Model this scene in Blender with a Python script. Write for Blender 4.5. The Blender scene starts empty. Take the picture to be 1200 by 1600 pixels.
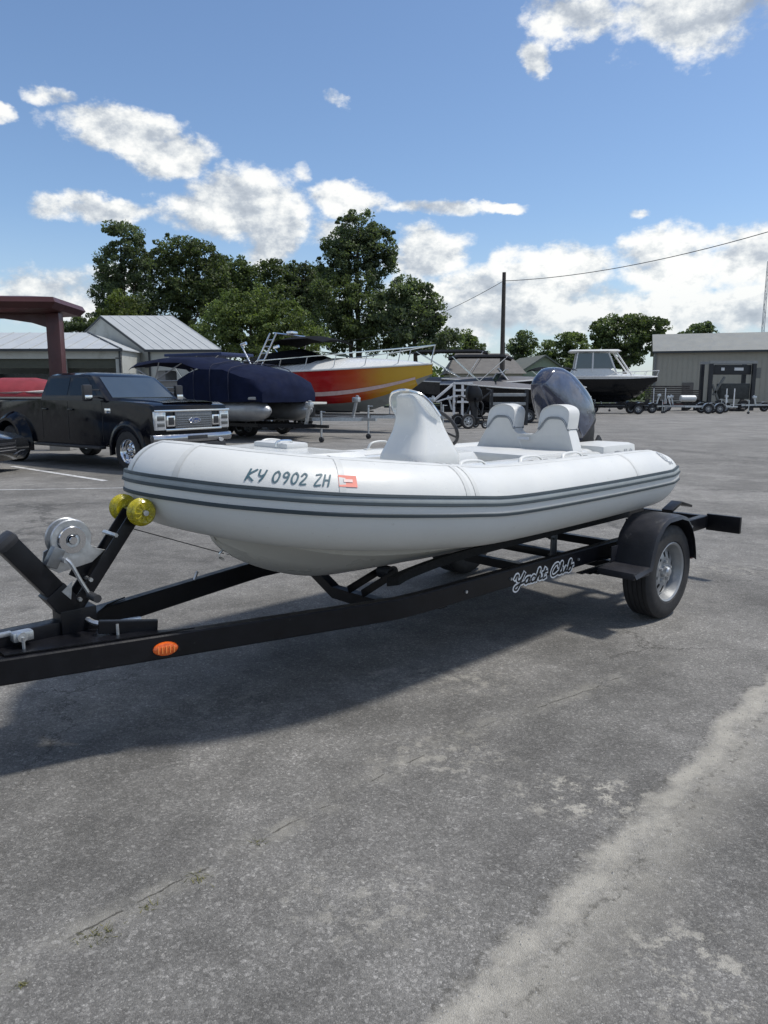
import bpy, bmesh, math, random
import numpy as np
from mathutils import Vector, Matrix
S = bpy.context.scene
COL = S.collection
R = math.radians
rnd = random.Random(7)

# ------------------------------------------------------------------ camera
HGT, FPX, HOR = 1.52, 1156.0, 611.0
PITCH = math.atan((800 - HOR) / FPX)
cd = bpy.data.cameras.new('camera'); cam = bpy.data.objects.new('camera', cd); COL.objects.link(cam)
cam.location = (0, 0, HGT); cam.rotation_euler = (math.pi / 2 - PITCH, 0, 0)
cd.sensor_fit = 'VERTICAL'; cd.sensor_height = 36.0; cd.lens = 36.0 * FPX / 1600.0
cd.clip_start = 0.05; cd.clip_end = 4000
S.camera = cam
S.render.resolution_x, S.render.resolution_y = 768, 1024

# ------------------------------------------------------------------ colour management
S.view_settings.view_transform = 'Standard'; S.view_settings.look = 'None'
S.view_settings.exposure = EXPO = 0.50; S.view_settings.gamma = 1
S.view_settings.use_curve_mapping = False

# ------------------------------------------------------------------ sun and sky
SUN_EL, SUN_AZ = 62.0, 82.0          # azimuth clockwise from +Y (towards +X)
sd = bpy.data.lights.new('sun', 'SUN'); sd.energy = 2.65; sd.angle = R(5.0); sd.color = (1, .95, .87)
sun = bpy.data.objects.new('sun', sd); COL.objects.link(sun)
dv = Vector((math.sin(R(SUN_AZ)) * math.cos(R(SUN_EL)), math.cos(R(SUN_AZ)) * math.cos(R(SUN_EL)), math.sin(R(SUN_EL))))
sun.rotation_euler = dv.to_track_quat('Z', 'Y').to_euler(); sun.location = (20, 5, 40)


class NT:
    """small wrapper for writing node maths as expressions"""
    def __init__(s, tree): s.t = tree
    def new(s, kind, **kw):
        n = s.t.nodes.new(kind)
        for k, v in kw.items(): setattr(n, k, v)
        return n
    def put(s, sock, v):
        if isinstance(v, bpy.types.NodeSocket): s.t.links.new(v, sock)
        elif v is not None: sock.default_value = v
    def m(s, op, a, b=None, c=None, clamp=False):
        n = s.new('ShaderNodeMath', operation=op, use_clamp=clamp)
        s.put(n.inputs[0], a); s.put(n.inputs[1], b)
        if c is not None: s.put(n.inputs[2], c)
        return n.outputs[0]
    def vm(s, op, a, b=None, scale=None):
        n = s.new('ShaderNodeVectorMath', operation=op)
        s.put(n.inputs[0], a)
        if b is not None: s.put(n.inputs[1], b)
        if scale is not None: s.put(n.inputs['Scale'], scale)
        return n.outputs['Value'] if op in ('DOT_PRODUCT', 'LENGTH') else n.outputs[0]
    def noise(s, vec, scale, detail=4, rough=.5, dist=0):
        n = s.new('ShaderNodeTexNoise'); s.put(n.inputs['Vector'], vec)
        n.inputs['Scale'].default_value = scale; n.inputs['Detail'].default_value = detail
        n.inputs['Roughness'].default_value = rough; n.inputs['Distortion'].default_value = dist
        return n
    def ramp(s, f, stops):
        n = s.new('ShaderNodeValToRGB'); s.put(n.inputs[0], f)
        e = n.color_ramp.elements
        while len(e) < len(stops): e.new(.5)
        for el, (p, c) in zip(e, stops):
            el.position = p; el.color = (c, c, c, 1) if not hasattr(c, '__len__') else (*c[:3], 1)
        return n.outputs[0]
    def maprange(s, v, a, b, c=0., d=1., smooth=True):
        n = s.new('ShaderNodeMapRange', interpolation_type='SMOOTHSTEP' if smooth else 'LINEAR')
        s.put(n.inputs[0], v)
        for i, x in enumerate((a, b, c, d)): s.put(n.inputs[i + 1], x)
        return n.outputs[0]
    def mix(s, f, a, b, mode='MIX'):
        n = s.new('ShaderNodeMix', data_type='RGBA', blend_type=mode)
        s.put(n.inputs[0], f)
        for i, v in ((6, a), (7, b)): s.put(n.inputs[i], v if isinstance(v, bpy.types.NodeSocket) or len(v) == 4 else (*v, 1))
        return n.outputs[2]
    def xyz(s, v):
        n = s.new('ShaderNodeSeparateXYZ'); s.put(n.inputs[0], v); return n.outputs
    def comb(s, x, y, z):
        n = s.new('ShaderNodeCombineXYZ')
        for i, q in enumerate((x, y, z)): s.put(n.inputs[i], q)
        return n.outputs[0]


world = bpy.data.worlds.new('World'); S.world = world; world.use_nodes = True
wt = world.node_tree; wt.nodes.clear(); W = NT(wt)
SKYS = 0.12
sky = W.new('ShaderNodeTexSky', sky_type='NISHITA'); sky.sun_disc = False
sky.sun_elevation = R(SUN_EL); sky.sun_rotation = R(SUN_AZ); sky.altitude = 100
sky.air_density = 1.0; sky.dust_density = 0.7; sky.ozone_density = 2.0
tc = W.new('ShaderNodeTexCoord')
D = W.vm('NORMALIZE', tc.outputs['Generated'])
dx, dy, dz = W.xyz(D)
U0 = W.m('MULTIPLY', W.m('ARCTAN2', dx, dy), 57.2958)
V0 = W.m('MULTIPLY', W.m('ARCSINE', dz), 57.2958)
P3 = W.vm('MULTIPLY', D, (1, 1, 1.5))
wn = W.noise(P3, 7.0, 6, .60)
wx, wy, wz = W.xyz(wn.outputs['Color'])
UU = W.m('ADD', U0, W.m('MULTIPLY', W.m('SUBTRACT', wx, .5), 7.0))
VV = W.m('ADD', V0, W.m('MULTIPLY', W.m('SUBTRACT', wy, .5), 5.0))
BLOBS = [  # az, el, half width, half height, amount
    (-18.6, 17.2, 4.6, 1.3, .9), (-22.5, 18.6, 2.0, .9, .8), (-15.2, 16.0, 3.0, 1.3, .9), (-26.5, 17.0, 1.8, .8, .9),
    (-11.0, 12.4, 6.2, 2.7, 1.05), (-20.0, 12.2, 5.2, 1.3, .85), (-8.2, 10.8, 3.0, 2.2, 1.05), (-2.9, 13.6, 3.4, 1.5, 1.0),
    (3.8, 13.0, 4.2, .9, .85), (8.3, 13.2, 3.0, .6, .7), (-3.8, 10.8, 2.4, 1.6, .8), (3.2, 9.6, 3.6, 2.4, 1.0),
    (12.7, 8.2, 4.4, 2.3, 1.05), (20.3, 8.6, 4.2, 2.2, 1.0), (25.6, 8.8, 3.4, 2.2, 1.0), (8.0, 6.0, 14, 2.6, .9),
    (22.0, 5.4, 12, 2.4, .9), (-22.0, 6.5, 7, 2.6, .8), (13.6, 24.2, 3.2, 1.5, 1.0), (22.0, 24.2, 6.6, 3.4, 1.1), (11.2, 22.0, 1.2, 1.3, .8),
    (18.2, 12.0, 1.0, .8, .35), (-3.2, 19.6, 1.6, .8, .35), (-6.8, 15.0, 1.6, 1.0, .45),
    (-33, 20, 6, 3, .9), (35, 22, 7, 4, 1.0), (36, 10, 9, 3.5, 1.0), (-38, 9, 8, 3, 1.0)]
cov = None
for (a, e, ra, re, k) in BLOBS:
    q = W.m('ADD', W.m('POWER', W.m('DIVIDE', W.m('SUBTRACT', UU, a), ra), 2), W.m('POWER', W.m('DIVIDE', W.m('SUBTRACT', VV, e), re), 2))
    b = W.m('SUBTRACT', k + .12, q)
    cov = b if cov is None else W.m('SMOOTH_MAX', cov, b, .25)
# unseen rest of the sky: scattered cumulus, cover raised for neutral fill light
gen = W.m('MULTIPLY', W.m('SUBTRACT', W.noise(P3, 2.3, 5, .55).outputs[0], .49), 6)
out = W.maprange(W.m('ABSOLUTE', U0), 32, 44)
up = W.maprange(V0, 32, 42)
gen = W.m('SUBTRACT', W.m('MULTIPLY', W.m('ADD', gen, 1.5), W.m('MAXIMUM', out, up)), 1.5)
cov = W.m('MAXIMUM', cov, gen)
SH = W.vm('ADD', P3, (0.012, 0, 0.022))
f1 = W.noise(P3, 16, 8, .62).outputs[0]
f2 = W.noise(SH, 16, 8, .62).outputs[0]
fb = W.noise(P3, 42, 5, .6).outputs[0]
dens = W.m('ADD', cov, W.m('MULTIPLY', W.m('SUBTRACT', f1, .5), 3.0))
alpha = W.maprange(dens, .0, .80)
relief = W.m('MULTIPLY', W.m('SUBTRACT', f1, f2), 3.0)
puff = W.m('MULTIPLY', W.m('SUBTRACT', fb, .5), .55)
soft = W.maprange(W.noise(P3, 6.5, 3, .5).outputs[0], .36, .64, -.22, .30)
core = W.maprange(dens, .3, 2.2, .0, -.26)
bri = W.m('ADD', W.m('ADD', W.m('ADD', .83, relief), puff), W.m('ADD', soft, core), clamp=True)
ccol = W.ramp(bri, [(0, (.40, .45, .52)), (.45, (.58, .63, .69)), (.75, (.86, .89, .90)), (1, (1.08, 1.08, 1.05))])
CLK = .96 / SKYS / (2 ** EXPO)
ccol = W.mix(1.0, ccol, (CLK, CLK, CLK), 'MULTIPLY')
haze = W.maprange(V0, -1, 13, .50, 0)
hcol = tuple(c * CLK for c in (.62, .71, .79))
skt = W.mix(1.0, sky.outputs[0], (.74, .80, .86), 'MULTIPLY')
skyc = W.mix(haze, skt, hcol)
ccol = W.mix(W.maprange(V0, 0, 9, .45, 0), ccol, hcol)
fin = W.mix(W.m('MULTIPLY', alpha, .95), skyc, ccol)
fin = W.mix(W.maprange(V0, -3, -.5, 1, 0), fin, tuple(c * .35 for c in hcol))
bg = W.new('ShaderNodeBackground'); wt.links.new(fin, bg.inputs[0]); bg.inputs[1].default_value = SKYS
wo = W.new('ShaderNodeOutputWorld'); wt.links.new(bg.outputs[0], wo.inputs[0])

# ------------------------------------------------------------------ materials
MATS = {}
def mat(name, col, rough=.5, metal=0., var=.12, vscale=6., bump=0., bscale=60., coat=0., dirt=None, spec=.5):
    if name in MATS: return MATS[name]
    m = bpy.data.materials.new(name); m.use_nodes = True; MATS[name] = m
    t = m.node_tree; n = NT(t); b = t.nodes['Principled BSDF']
    tc = n.new('ShaderNodeTexCoord').outputs['Object']
    ns = n.noise(tc, vscale, 5, .6)
    f = n.maprange(ns.outputs[0], .3, .7, 1 - var, 1 + var, False)
    c = n.mix(1.0, (*col, 1), n.comb(f, f, f), 'MULTIPLY')
    if dirt:
        dn = n.noise(tc, dirt[2], 6, .7).outputs[0]
        c = n.mix(n.maprange(dn, dirt[3], dirt[3] + .14, 0, dirt[1]), c, dirt[0])
    n.put(b.inputs['Base Color'], c)
    n.put(b.inputs['Roughness'], n.maprange(n.noise(tc, vscale * 2.3, 3).outputs[0], .3, .7, max(rough - .08, .02), min(rough + .08, 1), False))
    b.inputs['Metallic'].default_value = metal; b.inputs['Coat Weight'].default_value = coat
    b.inputs['Specular IOR Level'].default_value = spec; b.inputs['Coat Roughness'].default_value = .08
    if bump:
        bn = n.new('ShaderNodeBump'); bn.inputs['Strength'].default_value = bump; bn.inputs['Distance'].default_value = .01
        n.put(bn.inputs['Height'], n.noise(tc, bscale, 4).outputs[0]); n.put(b.inputs['Normal'], bn.outputs[0])
    return m

def glass(name, col, rough=.05):
    m = mat(name, col, rough, 0, .1, 2, spec=.9, coat=.6); return m

def leafmat(name, col, v=.45):
    m = bpy.data.materials.new(name); m.use_nodes = True; t = m.node_tree; n = NT(t); b = t.nodes['Principled BSDF']
    g = n.new('ShaderNodeNewGeometry')
    r = n.maprange(g.outputs['Random Per Island'], 0, 1, 1 - v, 1 + v, False)
    o = n.new('ShaderNodeObjectInfo').outputs['Random']
    c1 = n.mix(g.outputs['Random Per Island'], (*col, 1), (col[0] * 1.35, col[1] * 1.12, col[2] * .75, 1))
    cl = n.maprange(n.noise(n.new('ShaderNodeTexCoord').outputs['Object'], .45, 3).outputs[0], .35, .65, .75, 1.3)
    f = n.m('MULTIPLY', n.m('MULTIPLY', r, n.maprange(o, 0, 1, .8, 1.2, False)), cl)
    n.put(b.inputs['Base Color'], n.mix(1.0, c1, n.comb(f, f, f), 'MULTIPLY'))
    b.inputs['Roughness'].default_value = .6; b.inputs['Specular IOR Level'].default_value = .35
    tl = n.new('ShaderNodeBsdfTranslucent'); ms = n.new('ShaderNodeMixShader'); ms.inputs[0].default_value = .38
    n.put(tl.inputs[0], n.mix(1.0, b.inputs['Base Color'].links[0].from_socket, (1.3, 1.45, .7, 1), 'MULTIPLY'))
    t.links.new(b.outputs[0], ms.inputs[1]); t.links.new(tl.outputs[0], ms.inputs[2]); t.links.new(ms.outputs[0], t.nodes['Material Output'].inputs[0])
    return m

def asphalt():
    m = bpy.data.materials.new('asphalt'); m.use_nodes = True; t = m.node_tree; n = NT(t); b = t.nodes['Principled BSDF']
    P = n.new('ShaderNodeNewGeometry').outputs['Position']
    v = n.new('ShaderNodeTexVoronoi'); n.put(v.inputs['Vector'], P); v.inputs['Scale'].default_value = 230
    v2 = n.new('ShaderNodeTexVoronoi'); n.put(v2.inputs['Vector'], P); v2.inputs['Scale'].default_value = 95
    cx, cy, cz = n.xyz(v.outputs['Color']); sx, sy, sz = n.xyz(v2.outputs['Color'])
    agg = n.ramp(cx, [(0, .068), (.5, .108), (.82, .142), (.94, .195), (1, .27)])
    big = n.ramp(sx, [(0, .075), (.6, .11), (.9, .15), (1, .28)])
    base = n.mix(.42, agg, big)
    base = n.mix(1.0, base, (1.38, 1.345, 1.28, 1), 'MULTIPLY')
    # broad wear and tyre-polished lanes
    p1 = n.maprange(n.noise(P, .7, 6, .62, .5).outputs[0], .34, .66, .76, 1.24)
    p2 = n.maprange(n.noise(P, 4.5, 7, .72).outputs[0], .32, .68, .84, 1.17)
    p3 = n.maprange(n.noise(P, .09, 3, .5).outputs[0], .35, .65, .88, 1.12)
    f = n.m('MULTIPLY', n.m('MULTIPLY', p1, p2), p3)
    base = n.mix(1.0, base, n.comb(f, f, f), 'MULTIPLY')
    # dark oil stains
    st = n.maprange(n.noise(P, 1.7, 4, .6).outputs[0], .66, .74, 0, .45)
    base = n.mix(st, base, (.04, .04, .04, 1))
    px, py, pz = n.xyz(P)
    warp = n.m('MULTIPLY', n.m('SUBTRACT', n.noise(P, 2.6, 7, .72).outputs[0], .5), .34)
    fine = n.noise(P, 26, 6, .75).outputs[0]
    grit = n.noise(P, 7.5, 7, .7).outputs[0]
    def line(x0, y0, x1, y1, w, warp_amt=1.0):
        L = math.hypot(x1 - x0, y1 - y0); ux, uy = (x1 - x0) / L, (y1 - y0) / L
        ax, ay = n.m('SUBTRACT', px, x0), n.m('SUBTRACT', py, y0)
        al = n.m('ADD', n.m('MULTIPLY', ax, ux), n.m('MULTIPLY', ay, uy))
        d = n.m('ADD', n.m('SUBTRACT', n.m('MULTIPLY', ax, -uy), n.m('MULTIPLY', ay, -ux)), n.m('MULTIPLY', warp, warp_amt))
        inside = n.m('MULTIPLY', n.maprange(al, -w * 4, w * 2), n.maprange(al, L + w * 4, L - w * 2))
        return n.m('ABSOLUTE', d), d, al, inside
    dust = (.42, .40, .35, 1)
    # pale dust washed along the joint at the lower right
    vk = n.new('ShaderNodeTexVoronoi', feature='DISTANCE_TO_EDGE'); vk.inputs['Scale'].default_value = .62
    n.put(vk.inputs['Vector'], n.vm('ADD', P, n.vm('SCALE', n.noise(P, 3.1, 7, .75).outputs['Color'], scale=.5)))
    hk = n.m('MULTIPLY', n.maprange(vk.outputs['Distance'], .006, .0015), n.maprange(n.noise(P, .8, 3).outputs[0], .50, .58))
    base = n.mix(n.m('MULTIPLY', hk, .75), base, (.035, .033, .03, 1))
    d, ds, al, ins = line(.12, 1.50, 2.3, 3.98, .1, .8)
    core = n.maprange(d, .085, .015)
    side = n.maprange(ds, -.34, .0)  # long soft tail on one side
    side = n.m('MULTIPLY', side, n.maprange(ds, .05, .0))
    amt = n.m('MULTIPLY', n.m('MAXIMUM', core, n.m('MULTIPLY', side, .7)), n.maprange(grit, .30, .60, .45, 1.0))
    base = n.mix(n.m('MULTIPLY', amt, .66), base, dust)
    eg_ = n.m('MULTIPLY', n.maprange(n.m('ABSOLUTE', n.m('SUBTRACT', d, .075)), .03, .0), n.maprange(fine, .50, .60)); base = n.mix(n.m('MULTIPLY', eg_, .6), base, (.05, .047, .04, 1))
    # crack line with dust beside it
    for (x0, y0, x1, y1) in ((-1.5, 1.22, -.34, 2.408), (-.34, 2.408, .36, 3.12), (.36, 3.12, 1.6, 4.0)):
        d, ds, al, ins = line(x0, y0, x1, y1, .03, .28)
        k = n.m('MULTIPLY', n.maprange(d, .10, .0), ins)
        k = n.m('MULTIPLY', k, n.maprange(n.noise(P, 2.2, 3).outputs[0], .34, .66, .5, 1)); base = n.mix(n.m('MULTIPLY', k, n.maprange(grit, .40, .64, .0, .70)), base, (.28, .27, .24, 1))
        ck = n.m('MULTIPLY', n.maprange(d, .006, .001), ins)
        base = n.mix(n.m('MULTIPLY', ck, n.maprange(grit, .48, .56, 0, .8)), base, (.032, .03, .026, 1))
    # scuffed patches
    for (x, y, rx, ry, am) in ((.75, 2.6, .30, .20, .75), (.82, 1.74, .22, .24, .6), (-.05, 2.0, .35, .22, .3), (.25, 2.9, .35, .25, .4), (2.9, 6.2, .6, .25, .4), (-1.0, 3.4, .8, .4, .22), (.3, 3.75, .6, .25, .4)):
        q = n.m('ADD', n.m('POWER', n.m('DIVIDE', n.m('SUBTRACT', px, x), rx), 2), n.m('POWER', n.m('DIVIDE', n.m('SUBTRACT', py, y), ry), 2))
        k = n.m('MULTIPLY', n.maprange(q, 1.3, .0), n.maprange(n.noise(P, 11, 8, .8).outputs[0], .50, .60))
        base = n.mix(n.m('MULTIPLY', k, am), base, (.44, .42, .37, 1))
    # fine dust specks everywhere, and far hairline cracks
    sp = n.maprange(fine, .64, .72, 0, .28)
    base = n.mix(sp, base, (.24, .235, .22, 1))
    ve = n.new('ShaderNodeTexVoronoi', feature='DISTANCE_TO_EDGE'); ve.inputs['Scale'].default_value = .23
    n.put(ve.inputs['Vector'], n.vm('ADD', P, n.vm('SCALE', n.noise(P, 1.3, 5, .7).outputs['Color'], scale=1.3)))
    far = n.maprange(py, 5.5, 8)
    base = n.mix(n.m('MULTIPLY', n.m('MULTIPLY', n.maprange(ve.outputs['Distance'], .012, .004), far), .5), base, (.035, .035, .035, 1))
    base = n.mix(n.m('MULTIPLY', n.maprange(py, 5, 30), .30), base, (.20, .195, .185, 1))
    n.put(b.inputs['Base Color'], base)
    b.inputs['Roughness'].default_value = .88; b.inputs['Specular IOR Level'].default_value = .35
    h = n.m('ADD', n.m('MULTIPLY', v.outputs['Distance'], -1.2), n.m('ADD', n.m('MULTIPLY', cx, .5), n.m('MULTIPLY', fine, .5)))
    bn = n.new('ShaderNodeBump'); bn.inputs['Strength'].default_value = .55; bn.inputs['Distance'].default_value = .004
    n.put(bn.inputs['Height'], h); n.put(b.inputs['Normal'], bn.outputs[0])
    return m

WHITE = mat('pvc_white', (.60, .61, .60), .42, 0, .035, 2.5, .10, 260, 0, ((.55, .55, .52, 1), .25, 4, .60))
GEL = mat('white_gelcoat', (.62, .63, .62), .25, 0, .03, 3, coat=.25)
_t = WHITE.node_tree; _n = NT(_t); _b = _t.nodes['Principled BSDF']; _o = _n.new('ShaderNodeTexCoord').outputs['Object']
_src = _b.inputs['Base Color'].links[0].from_socket
_scf = _n.maprange(_n.noise(_n.vm('MULTIPLY', _o, (2.2, 9, 9)), 5, 7, .75).outputs[0], .60, .70, 0, .30)
_gr = _n.maprange(_n.noise(_o, 38, 4, .7).outputs[0], .64, .72, 0, .35)
_c = _n.mix(_scf, _src, (.42, .41, .37, 1)); _c = _n.mix(_gr, _c, (.35, .34, .31, 1)); _n.put(_b.inputs['Base Color'], _c)
_bp = _n.new('ShaderNodeBump'); _bp.inputs['Strength'].default_value = .35; _bp.inputs['Distance'].default_value = .02
_n.put(_bp.inputs['Height'], _n.noise(_o, 3.2, 4, .45).outputs[0]); _n.put(_bp.inputs['Normal'], _b.inputs['Normal'].links[0].from_socket); _n.put(_b.inputs['Normal'], _bp.outputs[0])
CREAM = mat('hull_gelcoat', (.56, .545, .50), .32, 0, .04, 3, coat=.1)
VINYL = mat('white_vinyl', (.56, .57, .565), .45, 0, .04, 8, .12, 300)
PIPING = mat('grey_vinyl_piping', (.20, .22, .24), .5)
GREYR = mat('grey_rubber_strake', (.27, .30, .31), .6, 0, .08, 12)
DARKR = mat('dark_rubber_line', (.035, .05, .06), .6)
TEAL = mat('dark_teal_lettering', (.05, .11, .14), .5)
BLACKP = mat('black_frame_paint', (.006, .0065, .009), .36, 0, .3, 9, .05, 90, 0, ((.09, .085, .075, 1), .35, 26, .63), spec=.28)
BLACKM = mat('matt_black_plastic', (.022, .023, .027), .55, 0, .25, 12)
FEND = mat('black_fender_plastic', (.018, .019, .025), .42, 0, .3, 8, .15, 120, 0, ((.15, .15, .15, 1), .5, 9, .58), spec=.35)
CARPET = mat('black_bunk_carpet', (.013, .013, .014), .95, 0, .3, 30, .5, 300)
GALV = mat('galvanised_steel', (.50, .52, .54), .38, .85, .2, 22, .1, 60)
CHROME = mat('polished_chrome', (.75, .76, .78), .10, 1.0, .05)
STEEL = mat('stainless_tube', (.68, .70, .72), .16, 1.0, .05)
WHEELM = mat('silver_wheel_paint', (.30, .31, .32), .42, .5, .1, 14, 0, 60, 0, ((.2, .19, .17, 1), .4, 14, .60))
TYRE = mat('black_tyre_rubber', (.018, .018, .020), .72, 0, .25, 10, .15, 120, 0, ((.09, .088, .08, 1), .35, 9, .60))
YELLOW = mat('yellow_polyurethane', (.55, .47, .015), .25, 0, .35, 40, .3, 90, .3, ((.20, .16, .01, 1), .6, 30, .52))
YELLOW.node_tree.nodes['Principled BSDF'].inputs['Transmission Weight'].default_value = .35
ORANGE = mat('orange_lens', (.75, .12, .01), .2, 0, .25, 60, .3, 160, .6)
REDL = mat('red_lens', (.5, .01, .01), .2, coat=.6)
DECAL = mat('registration_sticker_red', (.72, .22, .17), .5)
DECALW = mat('sticker_white', (.8, .8, .8), .5)
BLACKT = mat('black_lettering', (.01, .01, .01), .5)
BCANV = mat('black_canvas', (.007, .008, .010), .9, 0, .2, 2, spec=.1)
NAVY = mat('navy_canvas', (.007, .011, .032), .9, 0, .25, 2, .6, 5, spec=.12)
BLUEC = mat('blue_bimini_canvas', (.02, .035, .10), .8, 0, .2, 2)
TRUCKP = mat('black_truck_paint', (.003, .004, .008), .14, 0, .2, 3, coat=.12, spec=.22)
TGLASS = mat('dark_tinted_glass', (.006, .008, .010), .05, 0, .1, 2, spec=.35)
WGLASS = glass('windscreen_glass', (.035, .05, .065), .04)
GRILLE = mat('grille_mesh_dark', (.15, .155, .165), .35, .6, .2, 30)
ROOFW = mat('white_metal_roof', (.44, .46, .47), .42, .1, .05, 1)
WALLW = mat('cream_metal_wall', (.40, .41, .385), .6, 0, .08, 1, 0, 60, 0, ((.25, .25, .22, 1), .5, 1.2, .52))
WALLB = mat('beige_metal_wall', (.31, .295, .25), .6, 0, .05, 1)
ROOFG = mat('grey_metal_roof', (.22, .225, .21), .5, .1, .08, .8)
MAROON = mat('maroon_canopy_paint', (.065, .020, .020), .45, 0, .12, 2)
TRIMD = mat('dark_trim', (.03, .035, .04), .5)
WOOD = mat('weathered_pole_wood', (.055, .048, .042), .85, 0, .3, 6)
BARK = mat('bark', (.07, .058, .045), .9, 0, .3, 4)
GREYH = mat('grey_hull_paint', (.045, .047, .05), .3, 0, .1, 2, coat=.1, spec=.3)
BLKH = mat('black_hull_paint', (.006, .007, .009), .22, coat=.1, spec=.25)
ALU = mat('dull_aluminium', (.34, .35, .36), .42, .6, .15, 3)

# ------------------------------------------------------------------ mesh helpers
def BM(): return bmesh.new()
def obj(name, bm, m, parent=None, smooth=True, sharp=38, **tags):
    bmesh.ops.recalc_face_normals(bm, faces=bm.faces)
    if smooth:
        lim = R(sharp)
        for f in bm.faces: f.smooth = True
        for e in bm.edges:
            if len(e.link_faces) == 2 and e.calc_face_angle(9) > lim: e.smooth = False
    me = bpy.data.meshes.new(name); bm.to_mesh(me); bm.free()
    for q in (m if isinstance(m, (list, tuple)) else [m]): me.materials.append(q)
    o = bpy.data.objects.new(name, me); COL.objects.link(o); o.parent = parent
    for k, v in tags.items(): o[k] = v
    return o
def thing(name, loc, rz, label, cat, group=None):
    o = bpy.data.objects.new(name, None); COL.objects.link(o); o.location = loc; o.rotation_euler = (0, 0, rz)
    o.empty_display_size = .2; o['label'] = label; o['category'] = cat
    if group: o['group'] = group
    return o
def kids(o): return [c for c in bpy.data.objects if c.parent is o]
def dup(o, parent=None, depth=0):
    c = o.copy(); COL.objects.link(c); c.parent = parent
    for k in kids(o): dup(k, c, depth + 1)
    return c
def box(bm, c, s, rot=None, bev=0., mi=0, taper=None):
    vs = []
    for z in (-.5, .5):
        for x, y in ((-.5, -.5), (.5, -.5), (.5, .5), (-.5, .5)):
            k = taper if (taper and z > 0) else (1, 1)
            p = Vector((x * s[0] * k[0], y * s[1] * k[1], z * s[2]))
            if rot is not None: p = rot @ p
            vs.append(bm.verts.new(p + Vector(c)))
    fs = [bm.faces.new([vs[i] for i in q]) for q in ((3, 2, 1, 0), (4, 5, 6, 7), (0, 1, 5, 4), (1, 2, 6, 5), (2, 3, 7, 6), (3, 0, 4, 7))]
    for f in fs: f.material_index = mi
    if bev: bmesh.ops.bevel(bm, geom=list({e for f in fs for e in f.edges}), offset=bev, segments=2, profile=.6, affect='EDGES', clamp_overlap=True)
    return vs
def bar(bm, a, b, w, h, bev=.004, up=(0, 0, 1)):
    a, b = Vector(a), Vector(b); d = (b - a); L = d.length; d.normalize(); u = Vector(up)
    s = d.cross(u); s = s.normalized() if s.length > 1e-4 else Vector((1, 0, 0)); u2 = s.cross(d)
    box(bm, (a + b) / 2, (L, w, h), Matrix((d, s, u2)).transposed(), bev)
def ring(c, ex, ey, pts): return [Vector(c) + ex * p[0] + ey * p[1] for p in pts]
def circ(r, n, r2=None): return [(r * math.cos(2 * math.pi * i / n), (r if r2 is None else r2) * math.sin(2 * math.pi * i / n)) for i in range(n)]
def loft(bm, rings, closed=True, caps=True, mi=0):
    rv = [[bm.verts.new(p) for p in r] for r in rings]; n = len(rv[0]); fs = []
    for a, b in zip(rv, rv[1:]):
        for i in range(n if closed else n - 1):
            j = (i + 1) % n
            try: fs.append(bm.faces.new((a[i], a[j], b[j], b[i])))
            except ValueError: pass
    if caps and closed:
        for r in (rv[0], rv[-1]):
            try: fs.append(bm.faces.new(r))
            except ValueError: pass
    for f in fs: f.material_index = mi
    return rv
def tube(bm, pts, r, n=8, closed=False, caps=True, flat=1.0):
    pts = [Vector(p) for p in pts]; N = len(pts); rr = r if hasattr(r, '__len__') else [r] * N
    rings = []; prev = None
    for i, p in enumerate(pts):
        a = pts[i - 1] if (i > 0 or closed) else p; b = pts[(i + 1) % N] if (i < N - 1 or closed) else p
        t = (b - a).normalized()
        if prev is None:
            u = t.orthogonal().normalized()
            if abs(t.z) < .9: u = (Vector((0, 0, 1)) - t * t.z).normalized()
        else: u = (prev - t * prev.dot(t)).normalized()
        prev = u; s = t.cross(u)
        rings.append(ring(p, s, u, circ(rr[i], n, rr[i] * flat)))
    if closed: rings.append(rings[0])
    loft(bm, rings, caps=not closed)
    if closed: bmesh.ops.remove_doubles(bm, verts=bm.verts, dist=1e-6)
def smoothpts(pts, k=8):
    """Catmull-Rom through tuples of any size"""
    P = [np.array(p, float) for p in pts]; P = [2 * P[0] - P[1]] + P + [2 * P[-1] - P[-2]]; out = []
    for i in range(1, len(P) - 2):
        for j in range(k):
            t = j / k; a, b, c, d = P[i - 1:i + 3]
            out.append(.5 * ((2 * b) + (c - a) * t + (2 * a - 5 * b + 4 * c - d) * t * t + (3 * b - a - 3 * c + d) * t ** 3))
    out.append(P[-2]); return out
def lathe(bm, prof, axis='y', n=32, c=(0, 0, 0), mi=0):
    rings = []
    for i in range(n):
        a = 2 * math.pi * i / n; r = []
        for (h, q) in prof:
            x, z = q * math.cos(a), q * math.sin(a)
            r.append(Vector(c) + (Vector((x, h, z)) if axis == 'y' else Vector((h, x, z)) if axis == 'x' else Vector((x, z, h))))
        rings.append(r)
    rings.append(rings[0]); loft(bm, rings, closed=False, mi=mi)
    bmesh.ops.remove_doubles(bm, verts=bm.verts, dist=1e-5)
def prism(bm, poly, y0, y1, bev=0., mi=0):
    """poly in x,z; extruded along y"""
    a = [bm.verts.new((x, y0, z)) for x, z in poly]; b = [bm.verts.new((x, y1, z)) for x, z in poly]
    fs = [bm.faces.new(a), bm.faces.new(b[::-1])]
    for i in range(len(poly)): fs.append(bm.faces.new((a[i], b[i], b[(i + 1) % len(poly)], a[(i + 1) % len(poly)])))
    for f in fs: f.material_index = mi
    if bev: bmesh.ops.bevel(bm, geom=list({e for f in fs[:2] for e in f.edges}), offset=bev, segments=2, profile=.6, affect='EDGES', clamp_overlap=True)
def quad(bm, pts, mi=0):
    f = bm.faces.new([bm.verts.new(p) for p in pts]); f.material_index = mi
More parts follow.
